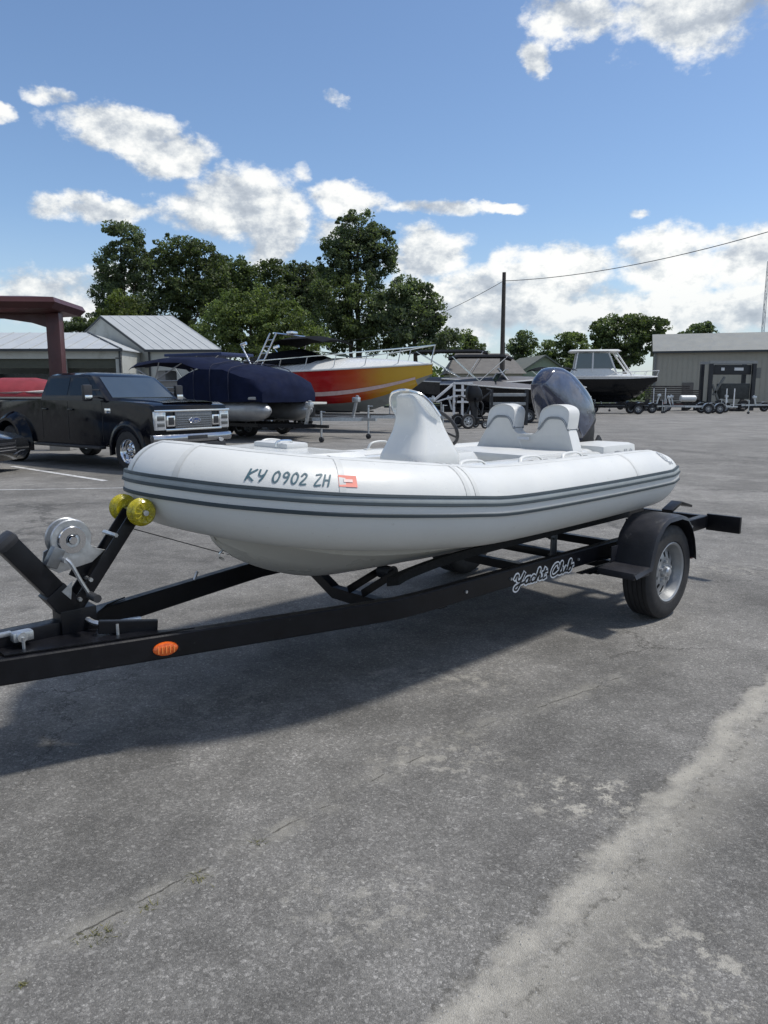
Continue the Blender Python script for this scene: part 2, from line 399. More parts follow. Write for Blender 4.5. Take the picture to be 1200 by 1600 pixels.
def ribbon(bm, pts, w, mp, h0=0., h1=.002):
    """flat stroke along 2-D pts, thickness h0..h1 through mp(u, v, h)"""
    P = [np.array(p, float) for p in pts]; L = []
    for i, p in enumerate(P):
        a = P[max(i - 1, 0)]; b = P[min(i + 1, len(P) - 1)]; t = b - a; t = t / (np.linalg.norm(t) + 1e-9)
        q = p.copy()
        if i == 0: q = p - t * w * .4
        if i == len(P) - 1: q = p + t * w * .4
        nn = np.array((-t[1], t[0])) * w / 2; L.append((q + nn, q - nn))
    rings = [[mp(*a, h0), mp(*a, h1), mp(*b, h1), mp(*b, h0)] for a, b in L]
    loft(bm, rings)

STROKES = {
 'K': [[(.05, 0), (.12, 1)], [(.62, 1), (.12, .45), (.6, 0)]], 'Y': [[(.1, 1), (.14, .55), (.34, .45), (.55, .6)], [(.62, 1), (.52, .4), (.34, 0)]],
 '0': [[(.3, 1), (.08, .75), (.06, .3), (.25, 0), (.48, .2), (.54, .7), (.34, 1)]], '9': [[(.52, .8), (.3, 1), (.08, .75), (.2, .5), (.45, .6), (.52, .85), (.5, .4), (.32, 0)]],
 '2': [[(.06, .75), (.28, 1), (.5, .8), (.38, .5), (.05, .02), (.55, .04)]], 'Z': [[(.08, .95), (.56, .98), (.05, .03), (.58, .04)]],
 'H': [[(.08, 1), (.05, 0)], [(.55, 1), (.5, 0)], [(.06, .5), (.52, .52)]],
 'O': [[(.3, 1), (.05, .7), (.05, .3), (.3, 0), (.55, .3), (.55, .7), (.3, 1)]], 'D': [[(.08, 0), (.08, 1), (.4, .9), (.55, .5), (.4, .1), (.08, 0)]],
 'I': [[(.2, 0), (.2, 1)]], 'A': [[(0, 0), (.3, 1), (.6, 0)], [(.12, .38), (.48, .38)]], 'C': [[(.55, .85), (.3, 1), (.06, .7), (.06, .3), (.3, 0), (.55, .15)]]}
SCRIPT = {  # joined script letters, x advance in the first entry
 'Y': (.95, [[(-.05, .72), (.05, .98), (.22, .95), (.22, .55), (.42, .42), (.62, .6), (.78, 1.02)], [(.78, 1.02), (.6, .35), (.38, -.25), (.12, -.22), (.12, -.02), (.4, .12), (.95, .22)]]),
 'a': (.58, [[(.46, .5), (.22, .52), (.06, .28), (.16, .04), (.36, .12), (.46, .5), (.44, .1), (.58, .06)]]),
 'c': (.50, [[(.42, .44), (.24, .54), (.06, .3), (.16, .04), (.36, .04), (.50, .12)]]),
 'h': (.62, [[(0, .06), (.2, .6), (.3, .98), (.18, .95), (.1, .04)], [(.12, .3), (.3, .52), (.44, .42), (.4, .08), (.62, .08)]]),
 't': (.44, [[(.24, .9), (.14, .2), (.22, .02), (.44, .1)], [(.02, .58), (.44, .62)]]),
 'C': (.80, [[(.72, .72), (.62, 1.0), (.3, .95), (.06, .45), (.2, .02), (.5, .0), (.80, .2)]]),
 'l': (.36, [[(0, .08), (.24, .6), (.28, 1.0), (.14, .92), (.12, .1), (.24, .02), (.36, .1)]]),
 'u': (.60, [[(.06, .5), (.08, .1), (.26, .04), (.44, .5), (.44, .1), (.60, .08)]]),
 'b': (.56, [[(.06, .1), (.24, .7), (.26, 1.0), (.12, .9), (.1, .06), (.34, .02), (.46, .3), (.3, .46), (.14, .34)], [(.3, .46), (.58, .5)]])}

# ------------------------------------------------------------------ ground
bm = BM(); nx = 12
quad(bm, [(-900, -60, 0), (900, -60, 0), (900, 2200, 0), (-900, 2200, 0)])
obj('ground', bm, mat('grass_ground', (.045, .062, .022), .95, 0, .35, .6, .4, 3), kind='structure', label='grass ground beyond the lot')
bm = BM(); quad(bm, [(-60, -8, .004), (75, -8, .004), (75, 74, .004), (-60, 74, .004)])
obj('asphalt_lot', bm, asphalt(), kind='structure', label='worn grey asphalt boat yard')

LINEM = mat('worn_white_line', (.52, .53, .54), .8, 0, .1, 3, 0, 60, 0, ((.12, .12, .12, 1), .8, 9, .50))
for (a, b, w, lb) in (((-7.6, 15.05), (-4.75, 12.55), .11, 'white parking line beside the black pickup truck'), ((-6.9, 11.25), (-3.9, 11.65), .05, 'faint pale line across the lot')):
    bm = BM(); A_, B_ = Vector((*a, 0)), Vector((*b, 0)); d = (B_ - A_).normalized(); n_ = Vector((-d.y, d.x, 0)) * w / 2
    quad(bm, [A_ - n_ + Vector((0, 0, .008)), B_ - n_ + Vector((0, 0, .008)), B_ + n_ + Vector((0, 0, .008)), A_ + n_ + Vector((0, 0, .008))])
    obj('parking_line', bm, LINEM, kind='structure', label=lb)

# loose stones and weeds in the crack
bm = BM()
for i in range(1500):
    x = rnd.uniform(-4, 5); y = rnd.uniform(1.3, 9) if i % 3 else rnd.uniform(1.3, 4.5); r = rnd.uniform(.0015, .0045) * (1.6 if i % 40 == 0 else 1)
    if i % 2 == 0:
        t = rnd.random(); x = .12 + t * 2.2 + rnd.gauss(0, .10); y = 1.5 + t * 2.48 + rnd.gauss(0, .10)
    vs = [bm.verts.new((x + r * math.cos(a) * rnd.uniform(.7, 1.2), y + r * math.sin(a) * rnd.uniform(.7, 1.2), .004)) for a in (0, 1.5, 3.1, 4.6)]
    tp = bm.verts.new((x, y, .004 + r * .9))
    for k in range(4): bm.faces.new((vs[k], vs[(k + 1) % 4], tp))
obj('loose_gravel', bm, mat('pale_stone_chips', (.30, .29, .27), .8, 0, .5, 80), smooth=False, kind='stuff')
bm = BM()
for (cx, cy, k, s) in ((-.81, 1.87, 60, .045), (-.585, 2.11, 36, .03), (-.93, 1.69, 18, .02), (-.43, 2.3, 14, .02), (-.70, 1.98, 16, .02)):
    for i in range(k):
        x = cx + rnd.gauss(0, s * .6); y = cy + rnd.gauss(0, s * .5); a = rnd.uniform(0, 6.28); h = rnd.uniform(.004, .014); L = rnd.uniform(.008, .022)
        dx_, dy_ = math.cos(a), math.sin(a)
        quad(bm, [(x - dy_ * .0012, y + dx_ * .0012, .004), (x + dy_ * .0012, y - dx_ * .0012, .004), (x + dx_ * L + dy_ * .0006, y + dy_ * L - dx_ * .0006, .004 + h), (x + dx_ * L, y + dy_ * L, .004 + h)])
obj('crack_weeds', bm, leafmat('dry_weed', (.12, .13, .05)), smooth=False, kind='stuff')

# ================================================================== trailer and inflatable boat (x = towards the stern, y = away from the camera side, z up)
TH = R(44); AX = Vector((-1.866, 2.505, .004))
def toW(p): return Matrix.Translation(AX) @ Matrix.Rotation(TH, 4, 'Z') @ Vector(p)

# ---- trailer
tr = thing('boat_trailer', AX, TH, 'black painted single-axle boat trailer with silver wheel under the white inflatable boat', 'boat trailer')
RT, RH, RW = .505, .105, .055     # rail top, height, width
HB, XB = .60, 2.16               # half width, start of the parallel part
for s in (-1, 1):
    bm = BM(); zc = RT - RH / 2
    path = [(-.25, -s * .055), (.0, s * .02), (.25, s * .075), (XB - .22, s * (HB - .055)), (XB - .05, s * (HB - .012)), (XB + .12, s * HB), (3.3, s * HB), (4.6, s * HB), (5.68, s * HB)]
    rings = []
    for i, (x, y) in enumerate(path):
        a = Vector(path[max(i - 1, 0)]); b = Vector(path[min(i + 1, len(path) - 1)]); t = (b - a).normalized(); nn = Vector((-t.y, t.x, 0)) * RW / 2
        c = Vector((x, y, zc)); h = RH / 2; e = .006
        prof = [(-1, -h + e), (-1 + .2, -h), (1 - .2, -h), (1, -h + e), (1, h - e), (1 - .2, h), (-1 + .2, h), (-1, h - e)]
        rings.append([c + nn * q + Vector((0, 0, z)) for q, z in prof])
    loft(bm, rings); rail = obj('frame_rail', bm, BLACKP, tr, sharp=25)
    if s < 0:
        for x in (.52, .86):
            yy = -.075 - (x - .25) * (HB - .13) / (XB - .47)
            bm = BM(); tube(bm, [(x, yy + .045, RT - .02), (x, yy + .045, RT + .055)], .0065, 6); obj('frame_bolt', bm, GALV, tr)
        for x in (.36, .40):
            bm = BM(); tube(bm, [(x, -.127, RT - .07), (x, -.120, RT - .07)], .010, 6); obj('bolt_head', bm, GALV, tr)
# centre tongue tube
bm = BM(); bar(bm, (-.5, 0, RT + .035), (.80, 0, RT + .035), .075, .06, .006); obj('tongue_tube', bm, BLACKP, tr)
bm = BM(); bar(bm, (-.30, -.045, RT + .055), (.50, -.030, RT + .060), .022, .018, .004); obj('safety_rod', bm, GALV, tr)
bm = BM(); box(bm, (.53, -.06, RT + .05), (.08, .05, .04), None, .010); lathe(bm, [(-.02, 0), (-.02, .02), (.0, .02), (0, 0)], 'y', 10, (.52, -.085, RT + .055)); obj('tongue_clamp', bm, GALV, tr)
bm = BM(); tube(bm, smoothpts([(.70, .06, RT + .08), (.78, .0, RT + .07), (.83, -.10, RT + .04), (1.0, -.12, RT + .03)], 4), .011, 6); obj('galvanised_hook', bm, GALV, tr)
# gusset plate joining rails and tongue
bm = BM()
pl = [(.44, .13), (.44, -.13), (1.14, -.335), (1.02, -.27), (.80, -.03), (.80, .03), (1.02, .27), (1.14, .335)]
top = [bm.verts.new((x, y, RT + .009)) for x, y in pl]; bot = [bm.verts.new((x, y, RT + .003)) for x, y in pl]
bm.faces.new(top); bm.faces.new(bot[::-1])
for i in range(len(pl)): bm.faces.new((top[i], bot[i], bot[(i + 1) % len(pl)], top[(i + 1) % len(pl)]))
bar(bm, (.80, -.15, RT + .045), (1.02, -.235, RT + .02), .03, .055); obj('gusset_plate', bm, BLACKP, tr, smooth=False)
# winch post: V of two arms
bm = BM(); box(bm, (.765, 0, RT + .05), (.15, .10, .12), None, .006); bar(bm, (.675, 0, .705), (.755, 0, .598), .096, .098, .004); obj('post_base', bm, BLACKP, tr)
bm = BM(); bar(bm, (.73, 0, .64), (.515, 0, .925), .084, .084, .008); obj('jack_arm', bm, BLACKP, tr)
bm = BM(); bar(bm, (.528, 0, .908), (.498, 0, .948), .094, .094, .022); obj('arm_cap', bm, BLACKM, tr)
bm = BM()
for s in (-1, 1): bar(bm, (.745, s * .042, .60), (1.045, s * .042, .99), .010, .055, .003)
obj('roller_arm', bm, BLACKP, tr)
bm = BM(); bar(bm, (.78, .0, .735), (.84, .0, .825), .07, .006, .001, up=(0, 1, 0)); obj('arm_spacer', bm, BLACKP, tr)
for (x, z) in ((.77, .655), (.82, .73), (.94, .905)):
    bm = BM(); tube(bm, [(x, -.062, z), (x, .062, z)], .009, 6); obj('arm_bolt', bm, GALV, tr)
for s in (-1, 1):   # ribbed yellow bow rollers
    bm = BM(); prof = []; RX, RZ = 1.045, .998
    c = s * .088
    for k in range(9): prof.append((c - .034 + .068 * k / 8, (.062 if k % 2 else .057) * (1 - .20 * abs(k / 4 - 1) ** 2)))
    lathe(bm, [(c - .036, .014), (c - .030, .030)] + prof + [(c + .030, .030), (c + .036, .014)], 'y', 36, (RX, 0, RZ))
    ro = obj('bow_roller', bm, YELLOW, tr)
    for k in range(10):
        bm = BM(); a = k * math.pi / 5; x0, z0 = math.cos(a), math.sin(a)
        bar(bm, (RX + x0 * .018, c + s * .033, RZ + z0 * .018), (RX + x0 * .043, c + s * .031, RZ + z0 * .043), .010, .007, .001)
        obj('roller_rib', bm, YELLOW, ro)
    bm = BM(); lathe(bm, [(c - s * .03, 0), (c + s * .036, .0), (c + s * .036, .012), (c + s * .048, .012), (c + s * .048, 0)], 'y', 12, (RX, 0, RZ)); obj('axle_bolt', bm, GALV, ro)
bm = BM(); tube(bm, [(RX, -.13, RZ), (RX, .13, RZ)], .008); obj('roller_axle', bm, GALV, tr)
# winch
wi = BM()
cx_, cz_ = .765, .905
lathe(wi, [(-.022, .0), (-.022, .082), (-.017, .086), (-.012, .082), (-.012, .030), (.038, .030), (.038, .082), (.043, .086), (.048, .082), (.048, 0)], 'y', 36, (cx_, 0, cz_))
wo_ = obj('winch_drum', wi, GALV, tr)
bm = BM(); lathe(bm, [(-.013, .030), (-.013, .062), (.039, .062), (.039, .030)], 'y', 28, (cx_, 0, cz_)); obj('winch_strap', bm, mat('grey_webbing', (.22, .23, .24), .8), wo_)
bm = BM()
for s, y in ((-1, -.030), (1, .056)):
    prism(bm, [(.70, .775), (.84, .80), (.90, .845), (.845, .86), (.82, .915), (.78, .925), (.72, .875), (.675, .855), (.665, .80)], y - .003, y + .003, .002)
obj('winch_side_plate', bm, GALV, tr, sharp=30)
bm = BM(); box(bm, (.685, -.035, .845), (.05, .045, .085), Matrix.Rotation(.5, 3, 'Y'), .006); obj('winch_gear_cover', bm, mat('dark_galvanised', (.20, .21, .22), .4, .8, .2, 20), tr)
bm = BM(); lathe(bm, [(-.045, 0), (-.045, .016), (-.030, .022), (-.030, 0)], 'y', 10, (cx_, 0, cz_)); lathe(bm, [(-.036, .030), (-.036, .055), (-.030, .058), (-.030, .026)], 'y', 28, (cx_, 0, cz_)); obj('drum_hub', bm, CHROME, tr)
bm = BM(); tube(bm, [(.715, -.03, .832), (.715, -.085, .832)], .011, 10); tube(bm, smoothpts([(.715, -.075, .842), (.735, -.082, .815), (.765, -.085, .745), (.800, -.085, .675)], 5), .0135, 8, flat=.6); hd = obj('winch_handle', bm, GALV, tr)
bm = BM(); tube(bm, [(.800, -.085, .673), (.800, -.165, .673)], .017, 12); obj('handle_grip', bm, BLACKM, hd)
bm = BM(); prism(bm, [(.70, .70), (.745, .735), (.735, .66)], -.052, -.048); obj('bracket_plate', bm, GALV, tr, smooth=False)
# strap from post to the bow eye
bm = BM(); tube(bm, smoothpts([(1.0, .0, .93), (1.25, 0, .83), (1.50, 0, .73)], 4), .006, 6, flat=.4); obj('bow_safety_strap', bm, BLACKM, tr)
# cross members
def crossm(x, drop, w=.05, h=.06):
    bm = BM(); pts = [(x, -.60, .42), (x, -.48, .40), (x, -.28, .40 - drop), (x, .28, .40 - drop), (x, .48, .40), (x, .60, .42)]
    rings = [[Vector((px_ + a * w / 2, py_, pz_ + b * h / 2)) for a, b in ((-1, -1), (1, -1), (1, 1), (-1, 1))] for px_, py_, pz_ in pts]
    loft(bm, rings); return obj('cross_member', bm, BLACKP, tr, sharp=25)
crossm(2.45, .10, .06, .07); crossm(3.72, .08); crossm(4.75, .05)
bm = BM(); bar(bm, (5.69, -.63, RT - .052), (5.69, .63, RT - .052), .06, .10, .006); obj('rear_cross_member', bm, BLACKP, tr)
bm = BM(); bar(bm, (4.29, -.80, .31), (4.29, .80, .31), .06, .06, .01); obj('axle_beam', bm, BLACKP, tr)
for s in (-1, 1):
    bm = BM(); box(bm, (5.72, s * .75, RT - .055), (.035, .27, .135), None, .006)
    pn = obj('tail_light_panel', bm, BLACKP, tr)
    bm = BM(); box(bm, (5.745, s * .76, RT - .055), (.03, .17, .075), None, .012); obj('tail_lamp', bm, REDL, pn)
    # bunk boards and brackets
    bm = BM(); p0 = smoothpts([(2.32, s * .35, .535), (2.45, s * .36, .565), (2.8, s * .39, .605), (3.6, s * .41, .625), (4.9, s * .42, .635)], 6)
    loft(bm, [[Vector((p[0], p[1] + a * .045, p[2] - .03 + b * .024 + s * a * .012)) for a, b in ((-1, -1), (1, -1), (1, 1), (-1, 1))] for p in p0]); obj('bunk_board', bm, CARPET, tr, sharp=30)
    for x in (3.72, 4.75):
        bm = BM(); box(bm, (x, s * .435, .50), (.045, .012, .20), None, .003); box(bm, (x + .03, s * .425, .50), (.008, .045, .20), None, .003)
        tube(bm, [(x - .012, s * .46, .45), (x - .012, s * .41, .45)], .008, 6); tube(bm, [(x - .012, s * .46, .56), (x - .012, s * .41, .56)], .008, 6)
        obj('bunk_bracket', bm, mat('dark_galvanised', (.2, .2, .2)), tr)
    bm = BM(); bar(bm, (5.35, s * .44, .56), (5.52, s * .44, .615), .09, .022, .004); bar(bm, (5.51, s * .44, .615), (5.72, s * .44, .565), .09, .022, .004); obj('rear_skid', bm, BLACKP, tr)
bm = BM(); lathe(bm, [(-.05, .01), (-.05, .045), (-.03, .038), (.03, .038), (.05, .045), (.05, .01)], 'y', 20, (2.62, 0, .445)); obj('keel_roller', bm, BLACKM, tr)
for s in (-1, 1):
    bm = BM(); bar(bm, (2.36, s * .06, .37), (2.64, s * .06, .45), .008, .05); obj('roller_bracket', bm, BLACKP, tr)
bm = BM(); bar(bm, (1.55, .385, RT + .01), (1.58, .40, RT + .05), .012, .012, .003); obj('rail_pin', bm, GALV, tr)

bm = BM(); bar(bm, (4.40, -.63, .44), (4.70, -.63, .44), .004, .06, .001); obj('frame_label', bm, mat('worn_label', (.22, .22, .22), .5, 0, .5, 60), tr)
for x in (2.6, 3.0, 3.72, 5.0, 5.4):
    bm = BM(); tube(bm, [(x, -HB - .026, .45), (x, -HB - .036, .45)], .009, 6); obj('bolt_head', bm, GALV, tr)
bm = BM(); tube(bm, smoothpts([(2.3, -HB + .034, .41), (2.9, -HB + .036, .395), (3.4, -HB + .036, .41), (3.9, -HB + .036, .39), (5.6, -HB + .036, .41)], 5), .006, 5); obj('wiring_loom', bm, BLACKM, tr)
# wheels
def make_wheel(parent, c, r, w, rr, side, name='wheel', hub=CHROME, rimm=WHEELM, slots=10, seg=48):
    """side -1: outer face towards -y"""
    e = bpy.data.objects.new(name, None); COL.objects.link(e); e.parent = parent; e.location = c
    if side > 0: e.rotation_euler = (0, 0, math.pi)
    bm = BM(); h = w / 2
    prof = [(-h * .80, rr), (-h * .94, rr + .012), (-h, rr + (r - rr) * .45), (-h * .96, r - .03), (-h * .84, r - .010)]
    k = 5
    for i in range(k):
        a = -h * .8 + 1.6 * h * i / k; b = a + 1.6 * h / k
        prof += [(a + .004, r - .001), (b - .006, r - .001), (b - .004, r - .009), (b, r - .009)]
    prof += [(h * .84, r - .010), (h * .96, r - .03), (h, rr + (r - rr) * .45), (h * .8, rr)]
    lathe(bm, prof, 'y', seg); obj('tyre', bm, TYRE, e, sharp=30)
    bm = BM()
    lathe(bm, [(-h * .80, rr - .004), (-h * .88, rr + .006), (-h * .92, rr), (-h * .84, rr - .012), (-h * .55, rr - .022), (-h * .20, rr * .84), (h * .8, rr * .82), (h * .85, rr)], 'y', seg)
    prof = [(-h * .22, rr * .86), (-h * .30, rr * .76), (-h * .42, rr * .62), (-h * .50, rr * .50), (-h * .52, rr * .40), (-h * .44, rr * .30), (-h * .44, rr * .18)]
    n = slots * 6
    rings = [[Vector((q * math.cos(2 * math.pi * i / n), y, q * math.sin(2 * math.pi * i / n))) for i in range(n)] for y, q in prof]
    rv = [[bm.verts.new(p) for p in rg] for rg in rings]
    for a in range(len(rv) - 1):
        for i in range(n):
            if a in (1, 2) and (i % 6) in (2, 3): continue
            bm.faces.new((rv[a][i], rv[a][(i + 1) % n], rv[a + 1][(i + 1) % n], rv[a + 1][i]))
    obj('rim', bm, rimm, e, sharp=35)
    bm = BM(); lathe(bm, [(-h * .25, 0), (-h * .25, rr * .80)], 'y', 24); obj('brake_drum', bm, BLACKM, e)
    bm = BM(); lathe(bm, [(-h * .44, rr * .19), (-h * .78, rr * .17), (-h * .88, rr * .12), (-h * .9, 0)], 'y', 20)
    for i in range(5):
        a = i * 2 * math.pi / 5 + .3; tube(bm, [(rr * .34 * math.cos(a), -h * .44, rr * .34 * math.sin(a)), (rr * .34 * math.cos(a), -h * .66, rr * .34 * math.sin(a))], rr * .055, 6)
    obj('hub', bm, hub, e, sharp=30)
    return e
for s in (-1, 1):
    make_wheel(tr, (4.335, s * .865, .318), .318, .205, .198, s, slots=10, hub=GALV)
    # fender: moulded arch with a flat step at each end
    y0, y1 = (s * .735, s * 1.0)
    cx, cz = 4.21, .33; outl = [(3.70, .400), (3.80, .412), (3.895, .418), (3.915, .50), (3.96, .60), (4.04, .675), (4.12, .705), (4.30, .708), (4.41, .68), (4.49, .61), (4.545, .52), (4.575, .43), (4.585, .37)]; outl = [(x + .08, z) for x, z in outl]
    bm = BM(); n = len(outl)
    def off(i, d):
        a = Vector(outl[max(i - 1, 0)]); b = Vector(outl[min(i + 1, n - 1)]); t = (b - a).normalized(); return Vector(outl[i]) + Vector((t.y, -t.x)) * d
    def cs(i):
        o = off(i, 0); q = off(i, .030); z_ = off(i, .008)
        wd = -.035 if i < 3 else 0
        return [Vector((z_.x, y0, z_.y)), Vector((o.x, y0, o.y)), Vector((o.x, y1 - s * .035, o.y)), Vector((off(i, .007).x, y1 - s * .012, off(i, .007).y)), Vector((q.x, y1, q.y)), Vector((q.x, y1 - s * .006, q.y)), Vector((off(i, .014).x, y1 - s * .02, off(i, .014).y)), Vector((z_.x, y1 - s * .035, z_.y))]
    loft(bm, [cs(i) for i in range(n)])
    box(bm, (3.88, s * .86, .385), (.21, .25, .045), None, .008)
    box(bm, (3.985, s * .745, .47), (.12, .010, .10), None, .003)
    fe = obj('fender', bm, FEND, tr, sharp=40)
    bm = BM(); box(bm, (4.68, s * .92, .385), (.035, .07, .06), None, .008); obj('side_marker', bm, mat('dusty_red_lens', (.10, .03, .03), .4), fe)
    bm = BM(); tube(bm, [(3.88, s * .992, .385), (3.88, s * .982, .385)], .009, 8); obj('fender_bolt', bm, GALV, fe)
    for x in (3.99, 4.45):
        bm = BM(); bar(bm, (x, s * .62, .40), (x, s * .75, .45), .05, .012); obj('fender_bracket', bm, BLACKP, tr)
    bm = BM()
    for k in range(3): bar(bm, (3.72 + .10 * k, s * .64, .36 - .018 * k), (4.72 - .10 * k, s * .64, .36 - .018 * k), .045, .008, .002)
    obj('leaf_spring', bm, BLACKP, tr)
# orange side marker on the near front rail
mk = (1.01, -.3165, .447)
nl = Vector((-.268, -.963, 0)).normalized(); tl = Vector((nl.y * -1, nl.x, 0)) * 1.0
bm = BM(); loft(bm, [ring(Vector(mk) + nl * d, tl, Vector((0, 0, 1)), circ(.052 * q, 24, .030 * q)) for d, q in ((0, 1), (.006, 1), (.014, .86), (.018, .5))])
# place on rail surface
mo = obj('side_marker_lamp', bm, ORANGE, tr)
bm = BM()
for k in range(-2, 3): box(bm, Vector(mk) + nl * .018 + tl * .016 * k, (.005, .004, .03), None, .001)
obj('lens_rib', bm, mat('bright_orange_lens', (.80, .25, .06), .2, coat=.5), mo)
# script lettering on the rail
def railmap(u, v, h): return Vector((3.03 + u, -(HB + RW / 2 + .0005 + h), .375 + v))
word = 'Yacht Club'; xx = 0.0; sc_ = .105
white = BM(); black = BM()
for ch in word:
    if ch == ' ': xx += .05; continue
    adv, st = SCRIPT[ch]
    for s_ in st:
        P2 = smoothpts(s_, 5)
        P2 = [(xx + (p[0] + .18 * p[1]) * sc_, p[1] * sc_ * .64 + .018) for p in P2]
        ribbon(white, P2, .030, railmap, 0, .0015); ribbon(black, P2, .0115, railmap, .0016, .0030)
    xx += adv * sc_
lt = obj('rail_lettering', white, DECALW, tr, smooth=False); obj('lettering_core', black, BLACKT, lt, smooth=False)

# ---- inflatable boat
boat = thing('inflatable_boat', AX, TH, 'white rigid inflatable boat with double grey rub line resting on the black trailer', 'inflatable boat')
half = [(4.80, .64, .925, .03), (4.795, .64, .925, .105), (4.74, .64, .922, .150), (4.62, .64, .915, .184), (4.45, .64, .91, .200), (3.6, .64, .905, .210), (2.75, .64, .912, .215), (2.35, .64, .945, .215), (1.98, .605, .985, .215), (1.68, .51, 1.02, .212), (1.45, .36, 1.055, .206), (1.325, .18, 1.08, .202)]
ctl = [(x, -y, z, r) for x, y, z, r in half] + [(1.285, 0, 1.088, .200)] + [(x, y, z, r) for x, y, z, r in half[::-1]]
sm = smoothpts(ctl[3:-3], 6); PATH = [np.array(c, float) for c in ctl[:3]] + sm + [np.array(c, float) for c in ctl[-3:]]
def frames(path):
    out = []
    for i, p in enumerate(path):
        a, b = path[max(i - 1, 0)], path[min(i + 1, len(path) - 1)]; t = Vector(b[:3]) - Vector(a[:3]); t.normalize()
        s = t.cross(Vector((0, 0, 1))).normalized()
        u = s.cross(t).normalized(); out.append((Vector(p[:3]), t, s, u, p[3]))
    return out
FR = frames(PATH)
# outward must point away from the hull: on the near side (first half) travel is towards the bow (-x); outward is -y
sg = 1 if FR[8][2].y < 0 else -1
FR = [(p, t, s * sg, u, r) for p, t, s, u, r in FR]
if FR[8][3].z < 0: FR = [(p, t, s, -u, r) for p, t, s, u, r in FR]
def tp(i, ang, d=0):
    p, t, s, u, r = FR[i]; return p + (s * math.cos(ang) + u * math.sin(ang)) * (r + d)
bm = BM(); NS = 44
loft(bm, [[tp(i, 2 * math.pi * k / NS) for k in range(NS)] for i in range(len(FR))]); obj('inflatable_tube', bm, WHITE, boat)
def band(name, m, angc, hw, d, i0=1, i1=-1, parent=boat):
    bm = BM(); idx = list(range(len(FR)))[i0:i1]; rg = []
    for i in idx:
        r = FR[i][4]; a = hw / max(r, .10); c = angc * (.2 / max(r, .14)) 
        rg.append([tp(i, c - a, -.004), tp(i, c - a, d * .6), tp(i, c - a * .7, d), tp(i, c + a * .7, d), tp(i, c + a, d * .6), tp(i, c + a, -.004)])
    loft(bm, rg); return obj(name, bm, m, parent, sharp=50)
rub = band('rub_strake', GREYR, .235, .021, .012)
band('strake_line', DARKR, .235 + .088, .0078, .016, parent=rub); band('strake_line', DARKR, .235 - .088, .0078, .016, parent=rub)
band('lower_strake', WHITE, -.01, .032, .006)
band('strake_line', DARKR, -.10, .0085, .012)
# seams round the tube
for i in (12, 26, 27, 38, 52, 60):
    if i >= len(FR): continue
    bm = BM(); rg = []
    for q in (0, 1):
        pass
    p, t, s, u, r = FR[i]
    for dx_ in (-.015, .015):
        rg.append([p + t * dx_ + (s * math.cos(a) + u * math.sin(a)) * (r + .0018) for a in [R(x) for x in range(14, 180, 8)]])
    loft(bm, rg, closed=False); obj('tube_seam', bm, mat('pvc_seam', (.54, .55, .54), .5), boat)
# rings of fore-and-aft doubler on top of the tube
band('top_seam', mat('pvc_seam', (.54, .55, .54)), 1.45, .016, .0022, 6, -6)
# hull: v-shaped grp bottom
bm = BM(); st = [  # x, keel z, chine y, chine z, top y, top z
    (1.42, .86, .02, .885, .03, .95), (1.47, .77, .06, .85, .09, .95), (1.60, .675, .17, .80, .24, .93), (1.80, .585, .29, .745, .37, .90), (2.05, .520, .37, .695, .46, .88), (2.4, .495, .42, .66, .52, .86), (2.9, .490, .45, .645, .55, .84), (3.6, .495, .46, .645, .56, .83), (4.50, .505, .46, .65, .56, .83)]
st = [tuple(x) for x in smoothpts(st, 4)]
rg = []
for (x, kz, cy, cz, ty, tz) in st:
    L = []
    for s in (-1, 1):
        side = [(x, s * ty, tz), (x, s * (cy + .008), cz + .016), (x, s * (cy + .006), cz), (x, s * cy, cz - .006), (x, s * cy * .62, kz + (cz - kz) * .52), (x, s * cy * .58, kz + (cz - kz) * .56 - .018), (x, s * cy * .3, kz + (cz - kz) * .22), (x, s * .018, kz + .004)]
        L.append(side)
    rg.append([Vector(p) for p in L[0]] + [Vector(p) for p in L[1][::-1]])
loft(bm, rg); hull = obj('hull', bm, CREAM, boat, sharp=30)
bm = BM(); box(bm, (1.53, 0, .735), (.03, .02, .03), None, .004); tube(bm, [(1.50, 0, .75), (1.475, 0, .735), (1.475, 0, .715), (1.50, 0, .70)], .006); obj('bow_eye', bm, STEEL, hull)
bm = BM(); box(bm, (3.28, 0, .835), (2.34, 1.00, .03), None, .006); obj('cockpit_floor', bm, mat('grey_deck', (.58, .60, .60), .6, 0, .05, 4), boat)
bm = BM(); box(bm, (4.52, 0, .92), (.07, 1.0, .36), None, .015); obj('transom', bm, GEL, boat)
# inner liner ledges
for s in (-1, 1):
    bm = BM(); box(bm, (3.2, s * .42, .985), (2.3, .14, .24), None, .03); obj('side_liner', bm, GEL, boat)
# bow locker with cushion
bm = BM()
rg = []
for z, k in ((1.02, .96), (1.12, 1.0), (1.20, .98), (1.225, .90)):
    rg.append([Vector((1.72 + (x - 1.72) * k, y * k, z)) for x, y in ((1.42, -.20), (1.52, -.34), (1.75, -.43), (2.05, -.46), (2.05, .46), (1.75, .43), (1.52, .34), (1.42, .20))])
loft(bm, rg); obj('bow_locker', bm, GEL, boat, sharp=25)
bm = BM(); box(bm, (1.93, .10, 1.235), (.14, .30, .035), None, .014); obj('locker_hatch', bm, VINYL, boat)
bm = BM(); tube(bm, smoothpts([(1.83, .0, 1.235), (1.84, .0, 1.262), (1.92, .0, 1.262), (1.93, .0, 1.235)], 4), .006); obj('deck_cleat', bm, STEEL, boat)
